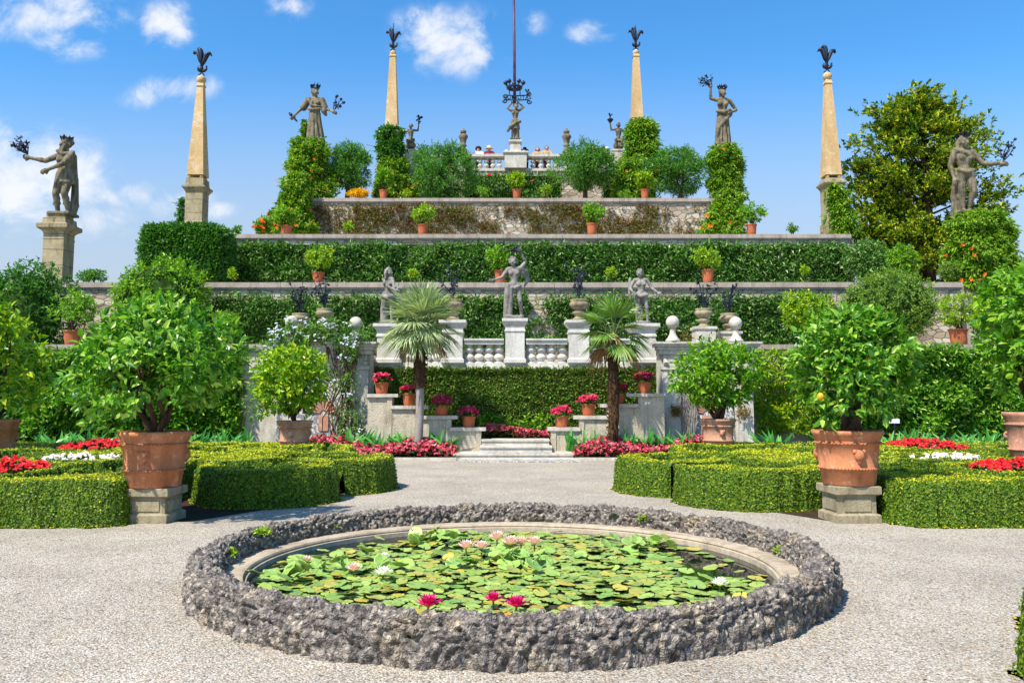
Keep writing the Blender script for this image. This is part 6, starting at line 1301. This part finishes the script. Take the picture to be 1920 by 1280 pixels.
shrub('orange_flower_bush', 'bush with orange blossoms at the left end of the third coping', 'shrub', 492, 424, 17, 18, Y3+.3, 'brightleaf', .16, 170, 7, 82, None, .3, .8, 0, ('orange', 14, .12))
shrub('yellow_flower_bush', 'clump of golden yellow flowers under the left oleander tree', 'flowers', 672, 362, 22, 11, Y4+.6, 'yellowfl', .14, 170, 7, 83, None, .2, .8, 0)
# golden cypress
def cypress():
    rg = np.random.default_rng(91); Y = 39.0; xb = PX(1740, Y, 8); z0 = Z2-.1; t = thing('golden_cypress', 'large golden cypress tree at right with tiered yellow-green sprays', 'tree', (xb, Y, z0))
    zt = PZ(162, Y); mb = MB(); mb.tube([(xb, Y, z0), (xb+.1, Y, (z0+zt)/2), (xb-.1, Y, zt-.3)], [.32, .2, .03], 8)
    cl = MB(); out = [(1735, 165), (1690, 175), (1668, 192), (1612, 200), (1640, 230), (1655, 215), (1760, 190), (1800, 195), (1848, 222), (1812, 225), (1590, 262), (1620, 285), (1596, 300), (1888, 330), (1862, 300), (1900, 352), (1895, 385), (1600, 345), (1640, 400), (1612, 380), (1860, 415), (1690, 480), (1650, 455)]
    tg = [(PX(px, Y, PZ(py, Y)), Y+rg.uniform(-.6, .6), PZ(py, Y)) for px, py in out]
    for i in range(150):
        q = rg.random()**.75; py = 175+q*335; w = 42+118*min(1, q*2.2)**.75
        a = rg.uniform(-1, 1); tg.append((PX(1735+a*w, Y, PZ(py, Y)), Y+rg.uniform(-1, 1)*M(w, Y)*.7*math.sqrt(1-a*a), PZ(py, Y)))
    P_ = []; D_ = []
    for (x, y, z) in tg:
        zs = z-abs(x-xb)*.42-.3; zs = max(z0+.5, zs); s = Vector((xb, Y, zs)); e = Vector((x, y, z)); m = s.lerp(e, .5)+Vector((0, 0, -.15))
        mb.tube([s, m, e], [.06, .04, .012], 5)
        dv = (e-s).normalized(); n = 62
        tt = rg.random(n)**.5; base = np.array(s)[None]*(1-tt[:, None]*.95)+np.array(e)[None]*tt[:, None]*.95
        base += rg.normal(0, 1, (n, 3))*np.array((.42, .42, .13))*(.35+.65*tt[:, None]); P_.append(base[tt > .38]); D_.append(np.tile(np.array(dv)*.7+UP*.25, ((tt > .38).sum(), 1)))
    p = np.concatenate(P_); d = np.concatenate(D_)+rg.normal(0, .3, (len(p), 3)); twigs(cl, p, d, 9, .2, .10, .2, rg, 0, .05, spread=(60, 15)); cl.build('crown', 'cypress', t); mb.build('trunk', 'bark', t, True)
cypress()

# ------------------------------------------------------------------ palms
def fan_leaf(mb, o, d, up, R_, rg, n=26, span=2.5, w=.03, droop=.25):
    """one fan of narrow blades spread about the direction d"""
    d = Vector(d).normalized(); up = Vector(up); up = (up-d*up.dot(d)).normalized(); s = d.cross(up); b = []; dd = []; nn = []; L = []
    for i in range(n):
        a = -span/2+span*i/(n-1); v = d*math.cos(a)+s*math.sin(a); b.append(tuple(o)); dd.append(tuple(v+Vector((0, 0, -.06))+Vector(rg.normal(0, .03, 3)))); nn.append(tuple(up)); L.append(R_*(1-.28*abs(a)/span*2)*rg.uniform(.88, 1.05))
    b = np.array(b); dd = nrm(np.array(dd)); nn = np.array(nn); L = np.array(L)[:, None]
    # blade in two lengths so that the tips droop
    s2 = np.cross(dd, nn); n_ = len(b); p0 = b; p1 = b+dd*L*.55; p2 = b+dd*L; p2[:, 2] -= (L[:, 0]*droop*rg.uniform(.4, 1.3, n_))
    V = np.stack([p0-s2*w*.2, p0+s2*w*.2, p1+s2*w*.55+nn*w*.25, p1+nn*0, p1-s2*w*.55+nn*w*.25, p2], 1).reshape(-1, 3); o_ = (np.arange(n_)*6)[:, None, None]
    mb.add(V, (o_+np.array([(0, 1, 3), (1, 2, 3), (0, 3, 4), (2, 5, 3), (3, 5, 4)])).reshape(-1, 3))
def palm(label, tpx, ybase, ytop, cpx, cpy, rpx, Y, n, leafm, seed, trunks, lo, hi, dead, tw, blades=26):
    rg = np.random.default_rng(seed); xb = PX(tpx[0], Y, 0); zt = PZ(ytop, Y); xt = PX(tpx[1], Y, zt); t = thing('fan_palm', label, 'palm', (xb, Y, 0), None)
    for (q0, q1, w0, w1, mt, shag) in trunks:
        mb = MB(); pts = []; rad = []; m = 14
        for i in range(m+1):
            f = q0+(q1-q0)*i/m; pts.append((xb+(xt-xb)*f**.8+.03*math.sin(f*5), Y, zt*f)); rad.append((w0+(w1-w0)*i/m)*(1+(.12*(i % 2) if shag else .02*(i % 3))))
        mb.tube(pts, rad, 14)
        if shag:
            N = int(330*(q1-q0)+60); f = q0+(q1-q0)*rg.random(N); a = rg.uniform(0, 6.283, N); ww = w0+(w1-w0)*(f-q0)/(q1-q0)
            p = np.stack([xb+(xt-xb)*f**.8+ww*np.cos(a), Y+ww*np.sin(a), zt*f], 1); leaf_cards(mb, p, np.stack([np.cos(a)*.8, np.sin(a)*.8, np.ones(N)], 1), np.stack([np.cos(a), np.sin(a), -np.ones(N)*.4], 1), .085, .07, 0)
        mb.build('trunk', mt, t, not shag)
    zc = PZ(cpy, Y); c = Vector((PX(cpx, Y, zc), Y, zc)); Rr = M(rpx, Y); mb = MB(); st = MB(); md = MB()
    for i in range(n):
        u_ = (i+.5)/n; el = lo+(hi-lo)*u_; az = i*2.39996+rg.uniform(-.2, .2); d = Vector((math.cos(az)*math.cos(el), math.sin(az)*math.cos(el), math.sin(el))); o = c+d*Rr*rg.uniform(.36, .48)-Vector((0, 0, (1-u_)*.06*Rr))
        st.tube([c+Vector((0, 0, -.1)), o], [.022, .014], 5)
        up = Vector((0, 0, 1)) if el < 1.1 else Vector((math.cos(az), math.sin(az), 0))*-1
        isd = u_ < dead
        fan_leaf(md if isd else mb, o, d+Vector((0, 0, -.35 if el < .2 else 0)), up, Rr*.64*rg.uniform(.85, 1.1), rg, blades, 2.7, .055 if blades < 24 else .047, .45 if isd else .13)
    mb.build('fronds', leafm, t); st.build('petioles', 'stem', t)
    if md.n: md.build('dry_fronds', 'palm_dead', t)
    return t, c
palm('silver-leaved fan palm with a slender grey trunk left of the stair', (781, 790), 832, 640, 789, 607, 93, 23.6, 40, 'palm_silver', 101, [(0, .62, .115, .11, 'palmgrey', False), (.60, 1.0, .15, .17, 'palmtrunk', True)], -.75, 1.45, .04, 20, 24)
t, c = palm('green fan palm with a thick fibrous brown trunk right of the stair', (1146, 1152), 815, 640, 1152, 622, 84, 23.6, 21, 'palm_green', 102, [(0, 1.0, .135, .135, 'palmtrunk', True)], -.85, 1.35, .08, 24, 26)
mb = MB(); rg = np.random.default_rng(5)
for i in range(9): a = rg.uniform(0, 6.28); e = c+Vector((math.cos(a)*.35-.05, -.3+math.sin(a)*.2, -rg.uniform(.6, 1.25))); mb.tube([c, c.lerp(e, .5)+Vector((0, -.12, .1)), e], [.02, .02, .012], 5)
mb.build('hanging_stalks', 'palm_dead', t)
# ------------------------------------------------------------------ begonia beds, canna leaves
def bed(label, pts, h, n, petal, seed, name='pink_begonia_bed', zbase=0.0, r=.085, rise=0.0):
    rg = np.random.default_rng(seed); pts = np.array(pts, float); x0, y0 = pts.min(0); x1, y1 = pts.max(0); q = rg.uniform((x0, y0), (x1, y1), (n*4, 2))
    ins = np.zeros(len(q), bool); j = len(pts)-1
    for i in range(len(pts)):
        a, b = pts[i], pts[j]; cnd = ((a[1] > q[:, 1]) != (b[1] > q[:, 1])) & (q[:, 0] < (b[0]-a[0])*(q[:, 1]-a[1])/(b[1]-a[1]+1e-12)+a[0]); ins ^= cnd; j = i
    q = q[ins][:n]; zz = zbase+rise*(q[:, 1]-y0)/max(.1, y1-y0)+h*rg.uniform(.35, 1, len(q))*(.75+.25*np.sin(q[:, 0]*2.3+seed)); b = np.stack([q[:, 0], q[:, 1], zz], 1)
    mb = MB(); lb = b.copy(); lb[:, 2] -= .03; twigs(mb, lb, np.tile((0, -.25, 1.), (len(lb), 1)), 7, .13, .1, .22, rg, 1); blooms(mb, b, r, rg, 0, 5, np.broadcast_to(np.array((0, -.55, .7)), b.shape))
    c = pts.mean(0); o = mb.build(name, [petal, 'begonialeaf'], None, loc=(c[0], c[1], zbase)); tag(o, label, 'flower bed', None, 'stuff')
gp = lambda px, Y: (PX(px, Y, .2), Y)
bed('pink begonia bed left of the steps, around the slender palm', [gp(580, 23.6), gp(662, 22.95), gp(853, 22.95), gp(858, 23.5), gp(800, 23.9), gp(580, 24.3)], .36, 950, 'pinkflower', 1, rise=.26)
bed('pink begonia bed right of the steps, around the thick palm trunk', [gp(1079, 22.95), gp(1150, 22.95), gp(1318, 23.6), gp(1318, 24.2), gp(1130, 23.9), gp(1076, 23.5)], .36, 900, 'pinkflower', 2, rise=.26)
bed('narrow pink begonia bed at the top of the pale steps', [gp(908, 24.45), gp(1026, 24.45), gp(1026, 25.2), gp(908, 25.2)], .36, 420, 'pinkflower', 3, zbase=.50)
mb = MB(); mb.box(PX(903, 24.5), PX(1032, 24.5), 24.41, 26.2, 0, .50); struct(mb.build('soil_landing', 'soil'))
bed('pink begonia strip behind the right box parterre, left of the white placard', [gp(1438, 23.0), gp(1535, 23.0), gp(1535, 23.8), gp(1438, 23.8)], .34, 260, 'pinkflower', 4)
bed('thin pink begonia strip behind the left box parterre', [gp(20, 23.0), gp(75, 23.0), gp(75, 23.5), gp(20, 23.5)], .34, 70, 'pinkflower', 5)
for a, b, sx in ((590, 856, -1), (1078, 1322, 1)):
    mb = MB(); x0, x1 = PX(a, 22.8), PX(b, 22.8); mb.box(x0, x1, 22.72, 22.88, 0, .07); o = mb.build('bed_kerb', 'palestone', None, loc=((x0+x1)/2, 22.8, 0)); tag(o, 'low stone kerb in front of the %s pink begonia bed' % ('left' if sx < 0 else 'right'), 'kerb')
def canna(px, Y, h, n, seed, label):
    rg = np.random.default_rng(seed); x = PX(px, Y, .2); mb = MB(); a = rg.uniform(0, 6.283, n); b = np.stack([x+rg.normal(0, .12, n), Y+rg.normal(0, .1, n), np.full(n, .02)], 1); d = np.stack([np.cos(a)*.55, np.sin(a)*.45, np.ones(n)], 1)
    leaf_cards(mb, b, d, np.stack([-np.cos(a)*.3, -np.abs(np.sin(a)), np.full(n, .6)], 1), h*rg.uniform(.7, 1.15, (n, 1)), .15, 0, .18, .28, True); o = mb.build('strap_leaf_plant', 'canna', None, loc=(x, Y, 0)); tag(o, label, 'plant', 'broad strap-leaved plants behind the flower beds')
rg = np.random.default_rng(8); i = 0
for lo_, hi_, st in ((650, 850, 17), (1082, 1300, 17), (1560, 1880, 24), (330, 470, 26), (90, 230, 36), (1430, 1470, 20)):
    for px in range(lo_, hi_, st):
        i += 1; nm = 'left of the steps' if lo_ == 650 else 'right of the steps' if lo_ == 1082 else 'behind the right box parterre' if lo_ > 1400 else 'behind the left box parterre'
        canna(px+rg.uniform(-4, 4), 24.0+rg.uniform(-.15, .0) if 600 < lo_ < 1400 else 24.4+rg.uniform(-.3, .4), .75, 11, 300+i, 'upright broad-leaved green plant in the row '+nm)
# plumbago and stems on the left grotto wall
def plumbago():
    rg = np.random.default_rng(120); Y = 24.75
    blobs = [(520, 660, 40, 42, 260), (560, 625, 45, 22, 230), (615, 622, 44, 26, 250), (655, 650, 24, 30, 110), (650, 720, 22, 60, 90), (487, 740, 26, 60, 170), (640, 790, 20, 45, 40), (672, 790, 14, 40, 40), (676, 628, 16, 14, 50)]
    mb = MB(); fl = []
    for (cx, cy, rx, ry, n) in blobs:
        zc = PZ(cy, Y); p, d = crown_tips((PX(cx, Y, zc), Y, zc), (M(rx, Y), .4, M(ry, Y)), n, rg, .3, .1, .6); p = p[p[:, 2] > .05]; d = d[:len(p)]; twigs(mb, p, d, 6, .11, .04, .14, rg, 0, .3)
        k = rg.random(len(p)) < (.17 if cy < 700 else .07); k &= (p[:, 1] < Y+.05) & (rg.random(len(p)) < .45); fl.append(p[k])
    for a in range(16):
        x = rg.uniform(622, 665); z = .1; pts = []
        for q in range(8): pts.append((PX(x, Y, 1)+.12*math.sin(q*1.3+a), Y+.02*math.sin(q+a), PZ(835-q*26, Y))); x += rg.normal(0, 5)
        mb.tube(pts, .018, 5, 2)
    f = np.concatenate(fl); f = np.repeat(f, 5, 0)+rg.normal(0, .06, (len(f)*5, 3)); blooms(mb, f+np.array((0, -.1, .03)), .05, rg, 1, 5)
    o = mb.build('plumbago', ['olive2', 'plumbago', 'bark'], None, loc=(PX(600, Y, 1), Y, 0)); tag(o, 'pale blue plumbago with twining stems climbing the left grotto wall', 'climber')
MAT['olive2'] = leafmat('plumbago_leaf', ['4a7a20', '63922e', '83a844', '3c661c'], .28, .45)
plumbago()
def bare_vine():
    rg = np.random.default_rng(130); Y = 24.9; mb = MB()
    for a in range(22):
        x = rg.uniform(1286, 1302); pts = []; rr = rg.uniform(.012, .035); s = rg.choice([-1, 1])
        for q in range(9): pts.append((PX(x, Y, 1), Y+.02*math.sin(q+a), PZ(838-q*16, Y))); x += rg.normal(0, 4)+ (q-4)*.4*s
        mb.tube(pts, [rr*(1-.07*i) for i in range(9)], 6)
    o = mb.build('bare_climber', 'palmgrey', None, loc=(PX(1292, Y, 1), Y, 0)); tag(o, 'tangle of bare grey climbing stems on the right grotto wall', 'climber')
    tp = []; 
    for cx, cy, r in ((1268, 770, 9), (1395, 770, 14), (1280, 636, 20), (1400, 720, 12), (1345, 640, 26)): 
        zc = PZ(cy, Y); p, d = crown_tips((PX(cx, Y, zc), Y+(.2 if cy < 650 else 0), zc), (M(r, Y), .2, M(r, Y)), 40, rg); tp.append((p, d))
    mb = MB()
    for p, d in tp: twigs(mb, p, d, 6, .1, .04, .1, rg, 0)
    o = mb.build('grass_tufts', 'dryvine', None, loc=(PX(1300, Y, 1), Y, 0)); tag(o, 'wisps of weeds growing on the right grotto wall and its ledge', 'weeds', None, 'stuff')
bare_vine()
Y = 23.6; t = thing('plant_label', 'small white plant placard standing in the border behind the right red begonias', 'sign', (PX(1678, Y, .5), Y, 0))
mb = MB(); c = P(1677, 789, Y); mb.box(c.x-.14, c.x+.14, Y-.01, Y+.01, c.z-.06, c.z+.06); mb.build('panel', 'sign', t); mb = MB(); mb.box(c.x-.015, c.x+.015, Y-.008, Y+.008, 0, c.z-.061); mb.build('stake', 'iron', t)
# fallen leaves on the gravel
rg = np.random.default_rng(400); mb = MB(); q = np.stack([rg.uniform(-5.5, 5.5, 90), rg.uniform(4.4, 12, 90), np.full(90, .012)], 1); q = q[np.hypot(q[:, 0], q[:, 1]-8.2) > 3.15]
leaf_cards(mb, q, np.stack([rg.normal(size=len(q)), rg.normal(size=len(q)), np.full(len(q), .05)], 1), np.stack([rg.normal(0, .3, len(q)), rg.normal(0, .3, len(q)), np.ones(len(q))], 1), .045*rg.uniform(.5, 1.3, (len(q), 1)), .022, 0, .15, -.1)
o = mb.build('leaf_litter', 'palm_dead'); tag(o, 'scattered dry leaves and bits lying on the gravel', 'leaf litter', None, 'stuff')
